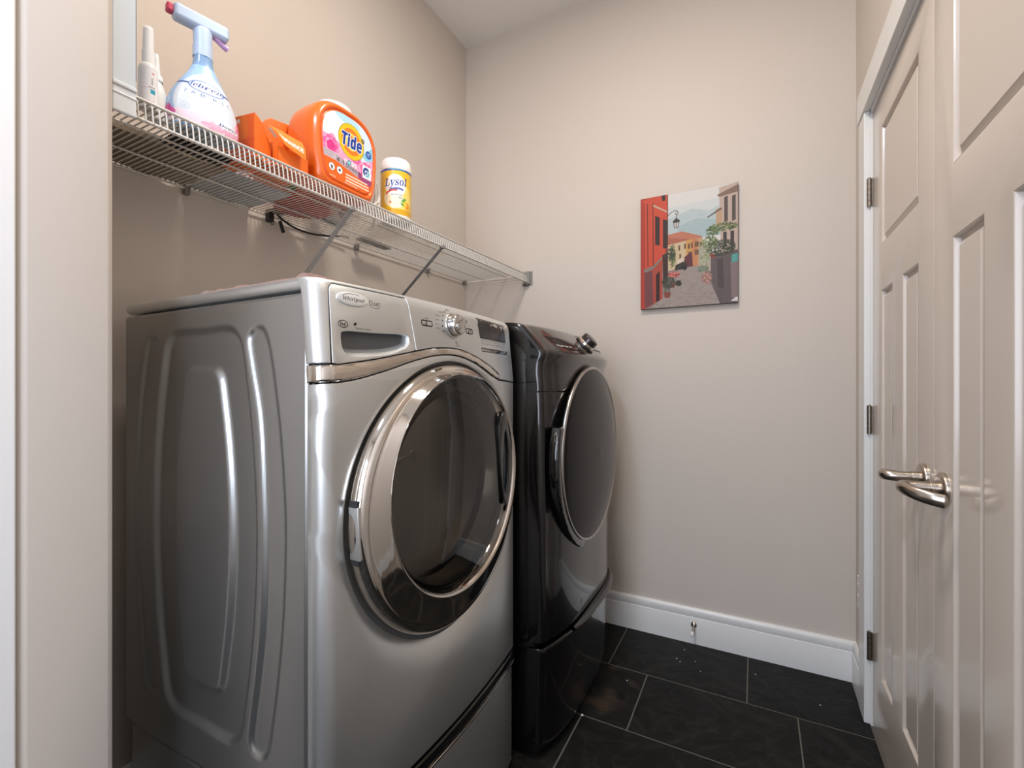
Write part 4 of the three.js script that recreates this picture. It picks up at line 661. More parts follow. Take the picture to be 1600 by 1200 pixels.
{ // big orange detergent pack tub
  const zc = -0.982, B = thing('detergent_tub', 'large rounded orange detergent tub with white lid and floral label', 'tub', [-1.063, SY(zc), zc], 0);
  const half = [[0, 0.076], [0.006, 0.092], [0.02, 0.104], [0.05, 0.1125], [0.1, 0.1195], [0.15, 0.122], [0.19, 0.118], [0.215, 0.108], [0.236, 0.091], [0.25, 0.068], [0.2575, 0.042], [0.2595, 0.025]];
  const hc = new THREE.CatmullRomCurve3(half.map((p) => V3(p[1], p[0], 0)), false, 'centripetal').getPoints(40);
  const out = [...hc.map((p) => [p.x, p.y]), ...hc.slice().reverse().map((p) => [-p.x, p.y])];
  const cy = 0.125;
  // closed skin lofted from the outline: front face, rounded shoulder, sides, back
  const K = [[0.0, 0.002], [0.45, 0.002], [0.74, 0.0015], [0.782, 0.0005], [0.80, -0.0022], [0.815, -0.0022], [0.835, 0.0015], [0.865, 0.003], [0.90, 0.0015], [0.94, -0.004], [0.975, -0.012], [0.995, -0.024], [1.0, -0.036], [0.998, -0.075], [0.985, -0.1], [0.95, -0.114], [0.88, -0.121], [0.6, -0.123], [0.0, -0.123]];
  const kc = new THREE.CatmullRomCurve3(K.map((p) => V3(p[0], p[1], 0)), false, 'centripetal');
  const NO = out.length;
  const skin = grid((u, v) => { const q = out[Math.round(u * NO) % NO], k = kc.getPoint(v); const sc = Math.max(k.x, 0); const y = cy + (q[1] - cy) * sc; return V3(k.y, y, -(q[0] * sc)); }, NO, 90);
  const sk = mergeVertices(skin.deleteAttribute('uv').deleteAttribute('normal'), 1e-5); sk.computeVertexNormals();
  mesh('body', sk, M(0xf26c1a, 0.3, 0, { clearcoat: 0.5, clearcoatRoughness: 0.15 }), B);
  mesh('lid', bend(lathe([[0.052, -0.006], [0.053, 0.004], [0.0515, 0.011], [0.047, 0.0145], [0.02, 0.0155], [0, 0.0155]], 56), (a, b, d) => V3(-0.058 + d * 0.86, 0.2585 + b, -a)), M(0xeef0f2, 0.35), B);
  // label: curved front print, clipped outline
  const LT = canvasTex(1024, 1024, (x, w, h) => {
    x.fillStyle = '#d9ecf8'; x.fillRect(0, 0, w, h); x.fillStyle = '#fbfdfe'; x.beginPath(); x.ellipse(230, 260, 260, 250, 0, 0, 7); x.fill(); x.fillStyle = '#8fd3ea'; x.beginPath(); x.moveTo(1024, 250); x.lineTo(1024, 600); x.lineTo(780, 460); x.fill(); x.fillStyle = '#b9e3f2'; x.beginPath(); x.ellipse(480, 60, 260, 70, 0.1, 0, 7); x.fill();
    x.fillStyle = '#f7a9cd'; x.beginPath(); x.moveTo(0, 430); x.quadraticCurveTo(280, 400, 420, 560); x.quadraticCurveTo(720, 640, 1024, 450); x.lineTo(1024, 760); x.lineTo(0, 760); x.fill();
    const rose = (cx, cy0, R, c1, c2, c3) => { for (let i = 0; i < 30; i++) { const a = i * 2.4, q = R * (1 - i / 33); x.fillStyle = [c1, c2, c3][i % 3]; x.globalAlpha = 0.8; x.beginPath(); x.ellipse(cx + Math.cos(a) * q * 0.45, cy0 + Math.sin(a) * q * 0.4, q * 0.6, q * 0.42, a, 0, 7); x.fill(); } x.globalAlpha = 1; };
    rose(170, 560, 190, '#f9b9d6', '#ef5aa3', '#f58dbd'); rose(160, 560, 95, '#e6328c', '#d91f78', '#ef5aa3'); rose(900, 660, 170, '#f79cc6', '#ee4f9b', '#f9c4dc'); rose(640, 560, 120, '#f06aac', '#f79cc6', '#ee4f9b');
    x.fillStyle = '#cfc0c8'; x.fillRect(0, 640, 300, 110); x.fillStyle = '#8a7f86'; for (let i = 0; i < 4; i++) x.fillRect(10, 655 + i * 22, 210 - i * 12, 5);
    x.fillStyle = '#b9a9b5'; x.beginPath(); x.moveTo(250, 655); x.lineTo(760, 745); x.lineTo(1024, 790); x.lineTo(1024, 900); x.lineTo(400, 770); x.lineTo(250, 745); x.fill(); x.fillStyle = '#a2447c'; x.beginPath(); x.moveTo(700, 735); x.lineTo(1024, 790); x.lineTo(1024, 900); x.lineTo(700, 838); x.fill();
    // lower orange with small print
    x.fillStyle = '#f26c1a'; x.beginPath(); x.moveTo(0, 748); x.lineTo(250, 748); x.lineTo(400, 772); x.lineTo(1024, 902); x.lineTo(1024, 1024); x.lineTo(0, 1024); x.fill();
    // bullseye
    x.fillStyle = '#9c8f2e'; x.beginPath(); x.ellipse(560, 350, 268, 262, 0, 0, 7); x.fill(); x.fillStyle = '#f9c61d'; x.beginPath(); x.ellipse(560, 350, 258, 254, 0, 0, 7); x.fill(); x.fillStyle = '#f58220'; x.beginPath(); x.ellipse(560, 350, 196, 196, 0, 0, 7); x.fill(); x.fillStyle = '#fbdc6a'; x.beginPath(); x.ellipse(560, 350, 130, 130, 0, 0, 7); x.fill(); x.fillStyle = '#f58220'; x.beginPath(); x.ellipse(560, 350, 90, 92, 0, 0, 7); x.fill();
    x.save(); x.translate(560, 440); x.transform(0.8, 0.0, -0.12, 1, 0, 0); x.textAlign = 'center'; x.font = 'bold 262px sans-serif'; x.lineJoin = 'round'; x.strokeStyle = '#ffffff'; x.lineWidth = 34; x.strokeText('Tide', 0, 0); x.strokeStyle = '#173f9e'; x.lineWidth = 14; x.strokeText('Tide', 0, 0); x.fillStyle = '#173f9e'; x.fillText('Tide', 0, 0); x.restore();
    x.fillStyle = '#6f6440'; x.beginPath(); x.arc(800, 236, 36, 0, 7); x.fill(); x.fillStyle = '#f3efe2'; x.font = 'bold 46px sans-serif'; x.textAlign = 'center'; x.fillText('+', 800, 252);
    x.fillStyle = '#1c57b8'; x.beginPath(); x.arc(925, 400, 62, 0, 7); x.fill(); x.fillStyle = '#fff'; x.font = 'bold 30px sans-serif'; x.fillText('OXI', 925, 396); x.font = '22px sans-serif'; x.fillText('boost', 925, 422);
    x.font = 'bold 96px sans-serif'; x.fillStyle = '#fff'; x.textAlign = 'left'; x.strokeStyle = '#b3387e'; x.lineWidth = 4; x.strokeText('P', 410, 712); x.fillText('P', 410, 712); x.fillText('DS', 556, 712); x.fillStyle = '#37b3bf'; x.beginPath(); x.arc(514, 678, 37, 0, 7); x.fill(); x.fillStyle = '#bff0ee'; x.beginPath(); x.arc(514, 678, 17, 0, 7); x.fill();
    x.fillStyle = '#fff'; x.fillRect(792, 590, 190, 200); x.fillStyle = '#d8ecf5'; x.beginPath(); x.ellipse(887, 690, 80, 88, 0, 0, 7); x.fill(); x.strokeStyle = '#1e3c8c'; x.lineWidth = 38; x.beginPath(); x.arc(880, 690, 56, 2.2, 5.6); x.stroke(); x.strokeStyle = '#4fb8c9'; x.lineWidth = 22; x.beginPath(); x.arc(892, 700, 40, -0.8, 2.2); x.stroke(); x.fillStyle = '#243f8f'; x.beginPath(); x.arc(880, 695, 22, 0, 7); x.fill();
    x.save(); x.translate(265, 742); x.rotate(0.1); x.fillStyle = '#3a2630'; x.font = 'bold 88px sans-serif'; x.fillText('4', 0, 0); x.font = '30px sans-serif'; x.fillText('in', 66, 0); x.font = 'bold 88px sans-serif'; x.fillText('1', 102, 0); x.font = '88px serif'; x.fillText('Downy', 176, 2); x.restore();
    for (const [cx, g] of [[170, 'y'], [322, 'o']]) { x.fillStyle = '#fff'; x.beginPath(); x.arc(cx, 862, 56, 0, 7); x.fill(); x.strokeStyle = '#3b2a20'; x.lineWidth = 5; x.stroke(); x.fillStyle = '#3b2a20'; x.beginPath(); if (g === 'y') { x.moveTo(cx - 26, 830); x.lineTo(cx + 8, 852); x.lineTo(cx + 22, 830); x.lineTo(cx + 12, 900); x.lineTo(cx - 6, 900); } else x.arc(cx, 862, 20, 0, 7); x.fill(); }
    x.fillStyle = '#fbe3cd'; for (let i = 0; i < 3; i++) x.fillRect(440, 862 + i * 44, 460 + i * 26, 22);
    x.font = 'bold 30px sans-serif'; x.fillText('56 PACS', 130, 1000); x.fillText('WT 45 OZ (1.27 kg)', 420, 1012);
  });
  const lab = (() => {
    const s = new THREE.Shape(out.map(([a, b]) => new THREE.Vector2(a * 0.776, cy + (b - cy) * 0.776)));
    const g = slab(s, 0.0008, 0, 0.02); const p = g.attributes.position, u = g.attributes.uv; for (let i = 0; i < p.count; i++) u.setXY(i, (p.getX(i) + 0.0945) / 0.189, (p.getY(i) - 0.028) / 0.2015);
    return bend(g, (a, b, d) => V3(0.0026 + d, b, -a));
  })();
  mesh('label', lab, M(0xffffff, 0.28, 0, { map: LT, clearcoat: 0.4, clearcoatRoughness: 0.12 }), B);
}
{ // upright steam iron behind the tub, with a loop of white cord
  const z = -1.128, y = SY(z), I = thing('steam_iron', 'white and grey iron standing upright behind the orange tub', 'iron', [-1.265, y, z], 0.25);
  const s = new THREE.Shape(); s.moveTo(-0.05, 0); s.lineTo(0.05, 0); s.quadraticCurveTo(0.052, 0.11, 0.0, 0.215); s.quadraticCurveTo(-0.052, 0.11, -0.05, 0);
  mesh('soleplate', bend(slab(s, 0.008, 0.002, 0.03), (a, b, d) => V3(-0.04 + d, b, a)), M(0x6c6e72, 0.25, 0.9), I);
  const s2 = new THREE.Shape(); s2.moveTo(-0.046, 0.002); s2.lineTo(0.046, 0.002); s2.quadraticCurveTo(0.047, 0.1, 0.0, 0.2); s2.quadraticCurveTo(-0.047, 0.1, -0.046, 0.002);
  mesh('body', bend(slab(s2, 0.045, 0.012, 0.02), (a, b, d) => V3(0.005 + d, b, a)), M(0xecebe9, 0.35), I);
  mesh('handle', tube([[0.0, 0.18, 0], [0.035, 0.165, 0], [0.045, 0.12, 0], [0.042, 0.06, 0], [0.0, 0.02, 0]], 0.012, 40, 12), M(0x7d7f84, 0.4), I);
  mesh('tank', rbox(-0.005, 0.02, 0.1, 0.15, -0.012, 0.012, 0.005), M(0x2b2b2e, 0.4), I);
  const C = thing('power_cord', 'loops of white cord hanging between the orange tub and yellow canister', 'cord');
  mesh('cord', tube([[-1.15, y + 0.01, -1.15], [-1.1, y + 0.05, -1.125], [-1.088, y + 0.1, -1.12], [-1.09, y + 0.05, -1.135], [-1.075, y + 0.004, -1.112], [-1.07, y + 0.006, -1.088], [-1.078, y + 0.03, -1.118], [-1.09, y + 0.055, -1.135], [-1.1, y + 0.015, -1.14], [-1.12, y + 0.005, -1.15], [-1.2, y + 0.004, -1.22], [-1.25, y + 0.004, -1.25]], 0.0028, 120, 8), M(0xe9e6e0, 0.5), C);
}
{ // wipes canister
  const z = -1.238, B = thing('wipes_canister', 'yellow wipes canister with white lid standing right of the orange tub', 'canister', [-1.11, SY(z), z], 0);
  const r = 0.0525, H = 0.212;
  mesh('body', lathe([[0, 0], [0.049, 0], [r, 0.003], [r, 0.0135], [r - 0.0008, 0.015], [r - 0.0008, 0.168], [r - 0.002, 0.171], [0.045, 0.173]], 56), M(0xf0eee6, 0.35), B);
  mesh('lid', lathe([[r - 0.001, 0.17], [r + 0.0006, 0.172], [r + 0.0006, 0.186], [r - 0.0015, 0.19], [r - 0.003, 0.205], [r - 0.008, 0.211], [0.03, H], [0, H]], 56), M(0xf4f3ef, 0.35), B);
  const t = canvasTex(1024, 640, (x, w, h) => {
    x.fillStyle = '#eec22c'; x.fillRect(0, 0, w, h); x.fillStyle = '#f6dc72'; x.beginPath(); x.ellipse(560, 400, 240, 200, 0, 0, 7); x.fill(); x.fillStyle = '#e4ab1d'; x.fillRect(0, 560, w, 80);
    x.fillStyle = '#1c4ba0'; x.beginPath(); x.moveTo(0, 0); x.lineTo(w, 0); x.lineTo(w, 34); x.quadraticCurveTo(500, 6, 0, 40); x.fill(); x.fillStyle = '#59b7d3'; x.fillRect(330, 0, 320, 10);
    x.fillStyle = '#fdfaf0'; x.beginPath(); x.ellipse(470, 235, 190, 160, 0, 0, 7); x.fill(); x.beginPath(); x.ellipse(440, 420, 190, 130, 0.2, 0, 7); x.globalAlpha = 0.75; x.fill(); x.globalAlpha = 1;
    x.save(); x.translate(470, 235); x.rotate(-0.06); x.fillStyle = '#20409a'; x.font = 'italic bold 150px serif'; x.textAlign = 'center'; x.fillText('Lysol', 0, 0); x.restore();
    x.strokeStyle = '#4a63b0'; x.lineWidth = 26; x.beginPath(); x.moveTo(360, 300); x.quadraticCurveTo(480, 255, 610, 285); x.stroke(); x.strokeStyle = '#d44a3a'; x.lineWidth = 24; x.beginPath(); x.moveTo(290, 352); x.quadraticCurveTo(380, 290, 500, 300); x.stroke();
    x.fillStyle = '#5a5a60'; x.font = 'italic bold 34px sans-serif'; x.textAlign = 'left'; x.fillText('Disinfecting', 390, 372); x.fillText('Wipes', 520, 412);
    x.fillStyle = '#e8704a'; x.beginPath(); x.arc(380, 470, 18, 0, 7); x.fill(); x.fillStyle = '#f29a1f'; x.beginPath(); x.arc(690, 500, 52, 0, 7); x.fill(); x.fillStyle = '#f6c945'; x.beginPath(); x.arc(640, 480, 44, 0, 7); x.fill(); x.fillStyle = '#5fa53a'; x.beginPath(); x.ellipse(620, 430, 50, 20, -0.5, 0, 7); x.fill(); x.beginPath(); x.ellipse(590, 490, 32, 18, 0.6, 0, 7); x.fill();
    x.fillStyle = '#2c2c30'; x.fillRect(930, 520, 40, 44);
  });
  const [g, m] = labelCyl(r - 0.0008, 0.015, 0.169, 2.62, -1.18, t, 0.35); mesh('label', g, m, B);
}
{ // low things seen from below through the wires
  const y = SY(-0.9);
  const cloth = (name, label, cat, x0, x1, za, zb, h, col) => { const z = (za + zb) / 2, yy = SY(z), T = thing(name, label, cat); const f = (u, v) => { const e = Math.min(u, 1 - u, v, 1 - v) / 0.08, rd = Math.sqrt(clamp(1 - Math.pow(1 - clamp(e), 2))); return V3(lerp(x0, x1, u) + 0.01 * noise.noise(v * 4, 3, x0 * 9), yy + (h * 0.5 + h * 0.5 * rd) * (0.85 + 0.3 * noise.noise(u * 4, v * 4, za * 11)), lerp(za, zb, v) + 0.01 * noise.noise(u * 4, 7, x0 * 5)); };
    const a = grid(f, 30, 30), b = grid((u, v) => { const p = f(u, v); p.y = yy + 0.0005; return p; }, 30, 30), sd = (q) => grid((u, v) => { const p = q(u); if (!v) p.y = yy + 0.0005; return p; }, 30, 1); mesh('fabric', merge([a, b, sd((u) => f(u, 0)), sd((u) => f(u, 1)), sd((u) => f(0, u)), sd((u) => f(1, u))]), M(col, 0.9), T); return T; };
  cloth('folded_cloth', 'taupe folded cloth on the shelf seen through wires behind white bottles', 'cloth', -1.412, -1.215, -0.47, -0.715, 0.022, 0x8b7d6a);  // stretched to the wall to block lamp light falling through the shelf
  cloth('cloth_pouch', 'black fabric pouch under the blue spray bottle seen through wires', 'pouch', -1.208, -1.142, -0.56, -0.69, 0.014, 0x1b1a1d);
  cloth('folded_cloth', 'pale blue-grey folded cloth seen through wires behind the orange cartons', 'cloth', -1.412, -1.21, -0.722, -0.905, 0.03, 0xc3cbd4);  // lengthened to close a gap that let lamp light onto the wall
  const D = thing('round_tin', 'red round tin standing behind the orange tub seen through the wires', 'tin', [-1.283, SY(-0.99), -0.994]);
  mesh('body', lathe([[0, 0], [0.08, 0], [0.084, 0.003], [0.084, 0.05]], 56), M(0xc4321c, 0.4), D); mesh('lid', lathe([[0.0855, 0.046], [0.0855, 0.058], [0.082, 0.061], [0, 0.061]], 56), M(0xcf3a22, 0.35), D);
  const G = thing('bottle_cap', 'small green cap lying on the wires behind the orange cartons', 'cap', [-1.175, SY(-0.872), -0.872]); mesh('shell', lathe([[0, 0], [0.014, 0], [0.0155, 0.002], [0.0145, 0.018], [0.012, 0.02], [0, 0.02]], 28), M(0x1f7a35, 0.4), G); mesh('grip_band', lathe([[0.0158, 0.003], [0.0164, 0.004], [0.016, 0.008], [0.0154, 0.009]], 28), M(0x1a6a2d, 0.45), G);
  const cl = thing('spring_clip', 'black clip hanging at the back of the wire shelf', 'clip', [-1.392, deckY(-0.96), -0.955]);
  mesh('jaw', rbox(-0.012, 0.012, -0.03, 0.012, -0.012, 0.006, 0.004), M(0x1a1919, 0.5), cl); mesh('handle', rbox(-0.006, 0.006, -0.058, -0.02, -0.004, 0.003, 0.002).rotateX(0.35).translate(0, 0.004, -0.032), M(0x1a1919, 0.5), cl); mesh('spring', new THREE.TorusGeometry(0.006, 0.0018, 8, 20).translate(0, -0.03, -0.014), hingeMetal, cl);
  const cb = thing('power_cord', 'black cord sagging below the back edge of the wire shelf', 'cord'); mesh('cord', tube([[-1.38, deckY(-0.97) + 0.005, -0.97], [-1.395, deckY(-1.0) - 0.004, -1.0], [-1.4, deckY(-1.05) - 0.018, -1.05], [-1.402, deckY(-1.12) - 0.02, -1.12], [-1.4, deckY(-1.2) - 0.008, -1.2], [-1.39, deckY(-1.24) + 0.005, -1.25], [-1.385, deckY(-1.28) + 0.006, -1.28]], 0.0036, 70, 8), M(0x161516, 0.5), cb);
  mesh('plug', rbox(-1.4, -1.37, deckY(-0.99) + 0.003, deckY(-0.99) + 0.02, -1.0, -0.965, 0.004), M(0x161516, 0.5), cb);
  const tb = thing('cable_strap', 'dark flat strap lying along the back of the wire shelf', 'strap'); mesh('strap', rbox(-1.372, -1.332, SY(-1.3) + 0.0, SY(-1.3) + 0.008, -1.46, -1.3, 0.003), M(0x232224, 0.6), tb); mesh('buckle', rbox(-1.376, -1.328, SY(-1.3) + 0.002, SY(-1.3) + 0.013, -1.36, -1.33, 0.003), M(0x2c2b2d, 0.4), tb);
}

// ---------------------------------------------------------------- picture on the far wall
{
  const x0 = -0.462, x1 = -0.064, y0 = 1.4625, y1 = 1.963;
  const t = canvasTex(1024, 1288, (x, w, h) => {
    const P = (c, pts) => { x.fillStyle = c; x.beginPath(); pts.forEach((p, i) => i ? x.lineTo(p[0] * w, p[1] * h) : x.moveTo(p[0] * w, p[1] * h)); x.closePath(); x.fill(); };
    const L = (c, lw, pts) => { x.strokeStyle = c; x.lineWidth = lw; x.beginPath(); pts.forEach((p, i) => i ? x.lineTo(p[0] * w, p[1] * h) : x.moveTo(p[0] * w, p[1] * h)); x.stroke(); };
    x.fillStyle = '#e9e8e6'; x.fillRect(0, 0, w, h); x.fillStyle = '#8f8580'; x.fillRect(0, 0.55 * h, w, 0.45 * h); P('#cfc9c0', [[0, 0], [0.06, 0], [0.06, 0.04], [0, 0.05]]); P('#b9453a', [[0, 0], [0.2, 0], [0.2, 0.3], [0, 0.3]]);
    P('#dde3e4', [[0.3, 0.12], [0.9, 0.1], [0.9, 0.3], [0.3, 0.3]]);
    P('#c5d4d8', [[0.3, 0.22], [0.55, 0.16], [0.72, 0.2], [0.9, 0.14], [0.9, 0.42], [0.3, 0.42]]); P('#b3c8cd', [[0.4, 0.3], [0.6, 0.25], [0.85, 0.29], [0.85, 0.42], [0.4, 0.42]]);
    for (let i = 0; i < 220; i++) { x.globalAlpha = 0.25; x.fillStyle = rnd() < 0.5 ? '#dfe8ea' : '#9fb8bf'; x.fillRect((0.35 + rnd() * 0.5) * w, (0.2 + rnd() * 0.2) * h, 6 + rnd() * 40, 2 + rnd() * 5); } x.globalAlpha = 1;
    // paving
    P('#a89c96', [[0.4, 0.66], [0.62, 0.655], [0.74, 0.83], [0.83, 1], [0.1, 1], [0.38, 0.8]]);
    for (let r = 0; r < 60; r++) { const yy = 0.655 + Math.pow(r / 60, 1.5) * 0.345; for (let k = 0; k < 30; k++) { const q = rnd(); x.globalAlpha = 0.35; x.fillStyle = q < 0.4 ? '#877b77' : q < 0.75 ? '#bdb2aa' : '#988b89'; x.fillRect((0.1 + rnd() * 0.75) * w, yy * h, 6 + r * 0.5, 2 + r * 0.09); } } x.globalAlpha = 1;
    // far row of houses
    P('#c98169', [[0.28, 0.36], [0.45, 0.345], [0.65, 0.41], [0.65, 0.44], [0.28, 0.42]]); P('#b8705c', [[0.3, 0.385], [0.52, 0.42], [0.52, 0.445], [0.3, 0.46]]);
    P('#d9c4a0', [[0.3, 0.45], [0.5, 0.43], [0.5, 0.66], [0.3, 0.68]]); P('#d6a35f', [[0.49, 0.43], [0.56, 0.42], [0.56, 0.62], [0.49, 0.63]]); P('#cf8d62', [[0.55, 0.42], [0.62, 0.415], [0.62, 0.655], [0.55, 0.66]]); P('#c9ad86', [[0.61, 0.43], [0.66, 0.42], [0.66, 0.65], [0.61, 0.65]]);
    for (const [a, b] of [[0.34, 0.47], [0.41, 0.465], [0.47, 0.455], [0.34, 0.56], [0.42, 0.54], [0.51, 0.46], [0.54, 0.455], [0.515, 0.53], [0.58, 0.45], [0.6, 0.45], [0.58, 0.52], [0.6, 0.52], [0.63, 0.46], [0.63, 0.52]]) { x.fillStyle = '#6d5746'; x.fillRect(a * w, b * h, 0.018 * w, 0.045 * h); }
    P('#6b3a41', [[0.47, 0.575], [0.55, 0.53], [0.56, 0.66], [0.47, 0.665]]); P('#e6d6c8', [[0.38, 0.605], [0.44, 0.575], [0.48, 0.585], [0.42, 0.635]]); P('#3f3a36', [[0.38, 0.635], [0.46, 0.61], [0.5, 0.63], [0.5, 0.675], [0.37, 0.68]]);
    // left terracotta building
    P('#d5553e', [[0, 0.02], [0.12, 0.0], [0.3, 0.0], [0.3, 0.55], [0.2, 0.62], [0.04, 0.7], [0, 0.7]]); P('#b9473a', [[0, 0.02], [0.05, 0.04], [0.05, 1], [0, 1]]); P('#b4503f', [[0.05, 0.66], [0.24, 0.58], [0.24, 0.92], [0.05, 1]]); P('#8a8480', [[0.04, 0.64], [0.13, 0.62], [0.24, 0.545], [0.24, 0.565], [0.13, 0.65], [0.04, 0.675]]); P('#c9b29c', [[0.13, 0.06], [0.3, 0.15], [0.3, 0.165], [0.13, 0.08]]); P('#7c4b4e', [[0.04, 0.67], [0.13, 0.66], [0.14, 0.96], [0.05, 0.99]]);
    for (const a of [0.075, 0.135]) L('#4a2d28', 8, [[a, 0.05], [a + 0.005, 0.62]]); L('#5d3a33', 9, [[0.295, 0], [0.295, 0.45]]);
    for (const [a, b] of [[0.16, 0.17], [0.245, 0.21]]) { P('#3a2f2c', [[a, b], [a + 0.05, b + 0.02], [a + 0.05, b + 0.27], [a, b + 0.26]]); for (let i = 0; i < 20; i++) L('#5a4a44', 2, [[a + 0.004, b + 0.02 + i * 0.012], [a + 0.046, b + 0.03 + i * 0.012]]); } P('#3a2f2c', [[0.23, 0.0], [0.27, 0.0], [0.27, 0.05], [0.24, 0.05]]);
    P('#3a2520', [[0.17, 0.7], [0.21, 0.67], [0.21, 0.93], [0.17, 0.95]]); P('#43302a', [[0.24, 0.53], [0.3, 0.52], [0.3, 0.78], [0.25, 0.79]]);
    // lantern
    x.strokeStyle = '#33302e'; x.lineWidth = 7; x.beginPath(); x.moveTo(0.3 * w, 0.19 * h); x.bezierCurveTo(0.34 * w, 0.15 * h, 0.41 * w, 0.14 * h, 0.405 * w, 0.18 * h); x.bezierCurveTo(0.4 * w, 0.2 * h, 0.37 * w, 0.19 * h, 0.385 * w, 0.172 * h); x.stroke(); L('#33302e', 6, [[0.39, 0.19], [0.388, 0.225]]); P('#45413e', [[0.35, 0.245], [0.388, 0.218], [0.425, 0.245], [0.42, 0.26], [0.355, 0.26]]); P('#cdc9c2', [[0.358, 0.26], [0.418, 0.26], [0.406, 0.305], [0.368, 0.305]]); L('#45413e', 5, [[0.358, 0.26], [0.368, 0.305], [0.406, 0.305], [0.418, 0.26]]); L('#45413e', 4, [[0.388, 0.26], [0.388, 0.305]]);
    // right buildings
    P('#cbb7ab', [[0.82, 0.02], [1, 0.0], [1, 0.6], [0.84, 0.6]]); P('#8d7466', [[0.8, 0.08], [1, 0.02], [1, 0.08], [0.82, 0.1]]); P('#caa98a', [[0.79, 0.2], [0.85, 0.19], [0.85, 0.34], [0.79, 0.34]]); P('#6f6660', [[0.7, 0.255], [0.84, 0.19], [0.85, 0.205], [0.71, 0.262]]);
    for (const a of [0.87, 0.945]) P('#5e5450', [[a, 0.11], [a + 0.035, 0.1], [a + 0.035, 0.31], [a, 0.32]]); for (const a of [0.86, 0.93]) P('#4c4644', [[a, 0.4], [a + 0.035, 0.4], [a + 0.035, 0.53], [a, 0.53]]);
    P('#b9ada0', [[0.62, 0.5], [0.74, 0.47], [0.74, 0.72], [0.62, 0.66]]); P('#6b5f60', [[0.74, 0.58], [1, 0.56], [1, 1], [0.83, 1], [0.74, 0.8]]); P('#584b4c', [[0.8, 0.62], [0.86, 0.62], [0.87, 0.88], [0.81, 0.86]]); P('#8d7b7c', [[0.93, 0.66], [1, 0.66], [1, 0.96], [0.94, 0.96]]); P('#a33f3a', [[0.72, 0.56], [0.79, 0.585], [0.78, 0.61], [0.72, 0.585]]); P('#d9d2ca', [[0.72, 0.545], [0.79, 0.57], [0.79, 0.585], [0.72, 0.56]]); P('#5fa9a2', [[0.94, 0.6], [1, 0.59], [1, 0.66], [0.94, 0.665]]); P('#e4e2e6', [[0.93, 0.985], [0.98, 0.955], [1, 0.955], [1, 0.99]]);
    const leaves = (cx, cy, rx, ry, n, cols, s = 9) => { for (let i = 0; i < n; i++) { const a = rnd() * 7, q = Math.sqrt(rnd()); x.globalAlpha = 0.8; x.fillStyle = cols[Math.floor(rnd() * cols.length)]; x.beginPath(); x.ellipse((cx + Math.cos(a) * q * rx) * w, (cy + Math.sin(a) * q * ry) * h, s * (0.5 + rnd()), s * 0.5, rnd() * 3, 0, 7); x.fill(); } x.globalAlpha = 1; };
    const gr = ['#56683f', '#6f8250', '#3f4c33', '#8a9a66'], dk = ['#2f352a', '#3f4838', '#4c4a44', '#57634a'], rd = ['#c9473c', '#d97a70', '#e6a79e', '#8a3a35'];
    leaves(0.86, 0.355, 0.14, 0.035, 320, gr); leaves(0.76, 0.38, 0.07, 0.04, 140, gr); leaves(0.84, 0.53, 0.14, 0.07, 500, dk); leaves(0.73, 0.48, 0.08, 0.06, 240, gr); leaves(0.68, 0.56, 0.05, 0.12, 240, ['#9fae86', '#7f9166', '#c2c7ac']); leaves(0.345, 0.55, 0.035, 0.1, 160, gr); leaves(0.32, 0.53, 0.06, 0.05, 150, dk);
    leaves(0.36, 0.715, 0.06, 0.025, 160, rd); leaves(0.3, 0.78, 0.07, 0.05, 260, dk); leaves(0.7, 0.77, 0.05, 0.05, 220, ['#c9938c', '#b7736c', '#8a6a5c', '#d9b1a8']); leaves(0.66, 0.69, 0.05, 0.03, 130, ['#7f8d7a', '#5d6b58', '#9aa792']); leaves(0.41, 0.795, 0.03, 0.025, 90, ['#2d3028', '#3d4236']);
    P('#8d4a3c', [[0.255, 0.865], [0.33, 0.865], [0.32, 0.915], [0.265, 0.915]]); leaves(0.29, 0.83, 0.03, 0.05, 60, dk, 6); P('#6d4a3e', [[0.33, 0.785], [0.38, 0.785], [0.37, 0.83], [0.335, 0.83]]); L('#4a4644', 4, [[0.83, 0.85], [0.835, 1]]); L('#56504c', 5, [[0.73, 0.75], [0.83, 0.86]]);
    for (const [a, b] of [[0.47, 0.67], [0.485, 0.665], [0.455, 0.66]]) { x.fillStyle = '#2f2c2e'; x.beginPath(); x.ellipse(a * w, b * h, 0.009 * w, 0.02 * h, 0, 0, 7); x.fill(); }
  });
  const Pc = thing('wall_picture', 'unframed print of a narrow stepped street with red houses on far wall', 'picture', [(x0 + x1) / 2, (y0 + y1) / 2, ZF + 0.004]);
  mesh('board', rbox(-(x1 - x0) / 2, (x1 - x0) / 2, -(y1 - y0) / 2, (y1 - y0) / 2, 0, 0.016, 0.0012), M(0x2b2624, 0.6), Pc);
  mesh('print', new THREE.PlaneGeometry(x1 - x0 - 0.0016, y1 - y0 - 0.0016).translate(0, 0, 0.0164), M(0xe4e2e0, 0.5, 0, { map: t, ior: 1.35 }), Pc);
}

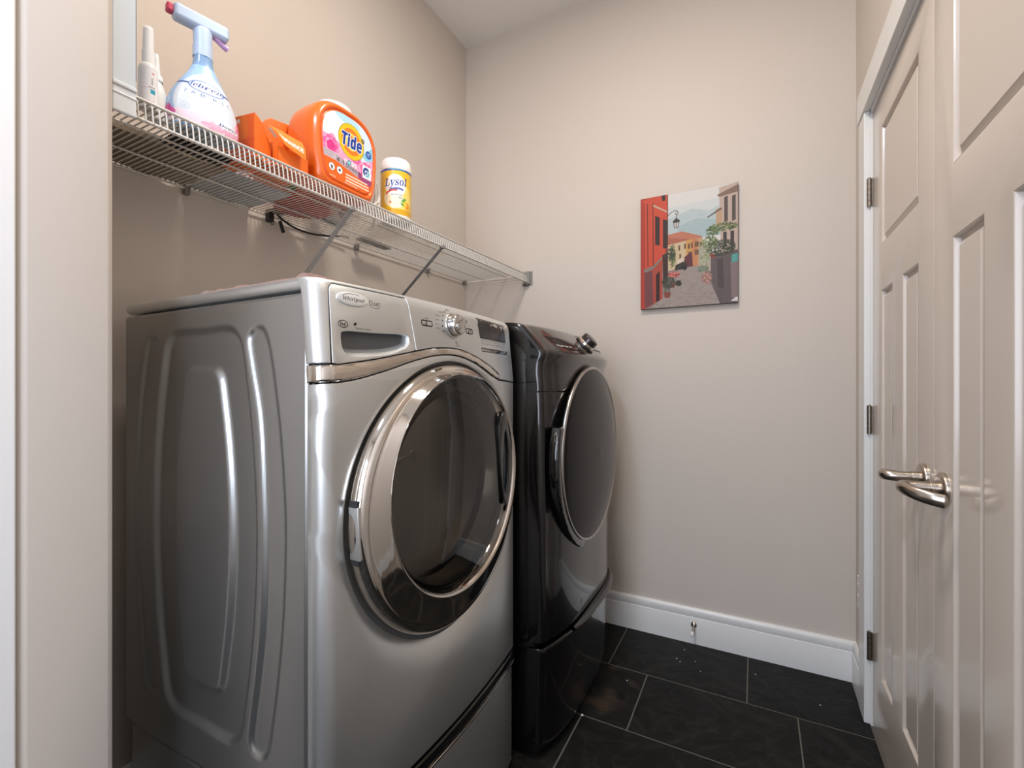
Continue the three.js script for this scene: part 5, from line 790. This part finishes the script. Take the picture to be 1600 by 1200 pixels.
// ---------------------------------------------------------------- small fittings
{
  const S = thing('door_stop', 'small silver door stop screwed to the far baseboard', 'door stop', [-0.236, 0.083, ZF + 0.0155]);
  const ax = (g) => bend(g, (a, b, d) => V3(a, d - b * 0.18, b));
  mesh('base_flange', ax(lathe([[0, 0], [0.0125, 0], [0.0125, 0.002], [0.009, 0.006], [0.005, 0.008]], 28)), nickel, S);
  mesh('rod', ax(lathe([[0.0042, 0.004], [0.0042, 0.058], [0, 0.058]], 20)), nickel, S);
  mesh('rubber_tip', ax(lathe([[0.0045, 0.055], [0.008, 0.056], [0.0085, 0.066], [0.007, 0.069], [0, 0.0695]], 24)), M(0xe6e4e0, 0.6), S);
  const O = thing('wall_outlet', 'white wall outlet plate on the right wall near the corner', 'outlet', [XR, 0.367, -2.055]);
  mesh('plate', rbox(-0.006, 0, -0.058, 0.058, -0.036, 0.036, 0.0025), M(0xeeece8, 0.35), O);
  for (const y of [0.02, -0.02]) mesh('socket', rbox(-0.0085, -0.004, y - 0.0145, y + 0.0145, -0.017, 0.017, 0.003), M(0xe6e4df, 0.35), O);
  mesh('screw', new THREE.SphereGeometry(0.003, 12, 8).scale(0.5, 1, 1).translate(-0.006, 0, 0), nickel, O);
}
{ // white lint crumbs on the tiles
  const spots = [[-0.265, -2.065], [-0.215, -2.0], [-0.27, -1.97], [-0.285, -1.985], [-0.19, -1.94], [0.0, -2.02], [0.2, -1.93], [-0.43, -1.75], [-0.52, -1.497]];
  spots.forEach(([x, z], i) => { const g = new THREE.IcosahedronGeometry(0.0022 + (i === 8 ? 0.003 : rnd() * 0.001), 1); const p = g.attributes.position; for (let k = 0; k < p.count; k++) { const q = 0.75 + 0.5 * Math.abs(noise.noise(p.getX(k) * 900, p.getY(k) * 900, p.getZ(k) * 900 + i)); p.setXYZ(k, p.getX(k) * q, p.getY(k) * q * 0.6, p.getZ(k) * q); } g.computeVertexNormals(); const o = mesh('lint_crumb', g, M(0xd8d4cc, 0.9)); o.position.set(x, 0.0015, z); tag(o, ['white lint crumb on the slate nearest below the door stop', 'white lint crumb just right of the door stop on the slate', 'left crumb of the close pair in front of the door stop', 'farther left crumb of the close pair before the door stop', 'white lint crumb in front and right of the door stop', 'white lint crumb by the baseboard right of the tile joint', 'white lint crumb nearest the door casing on the slate', 'white lint crumb on the brownish slate tile', 'large white blob on the grout line by the dryer pedestal'][i], 'crumb', 'lint crumbs on the slate floor'); });
}

scene.traverse((o) => { if (o.isMesh) { o.castShadow = o.receiveShadow = true; } });
renderer.render(scene, camera);
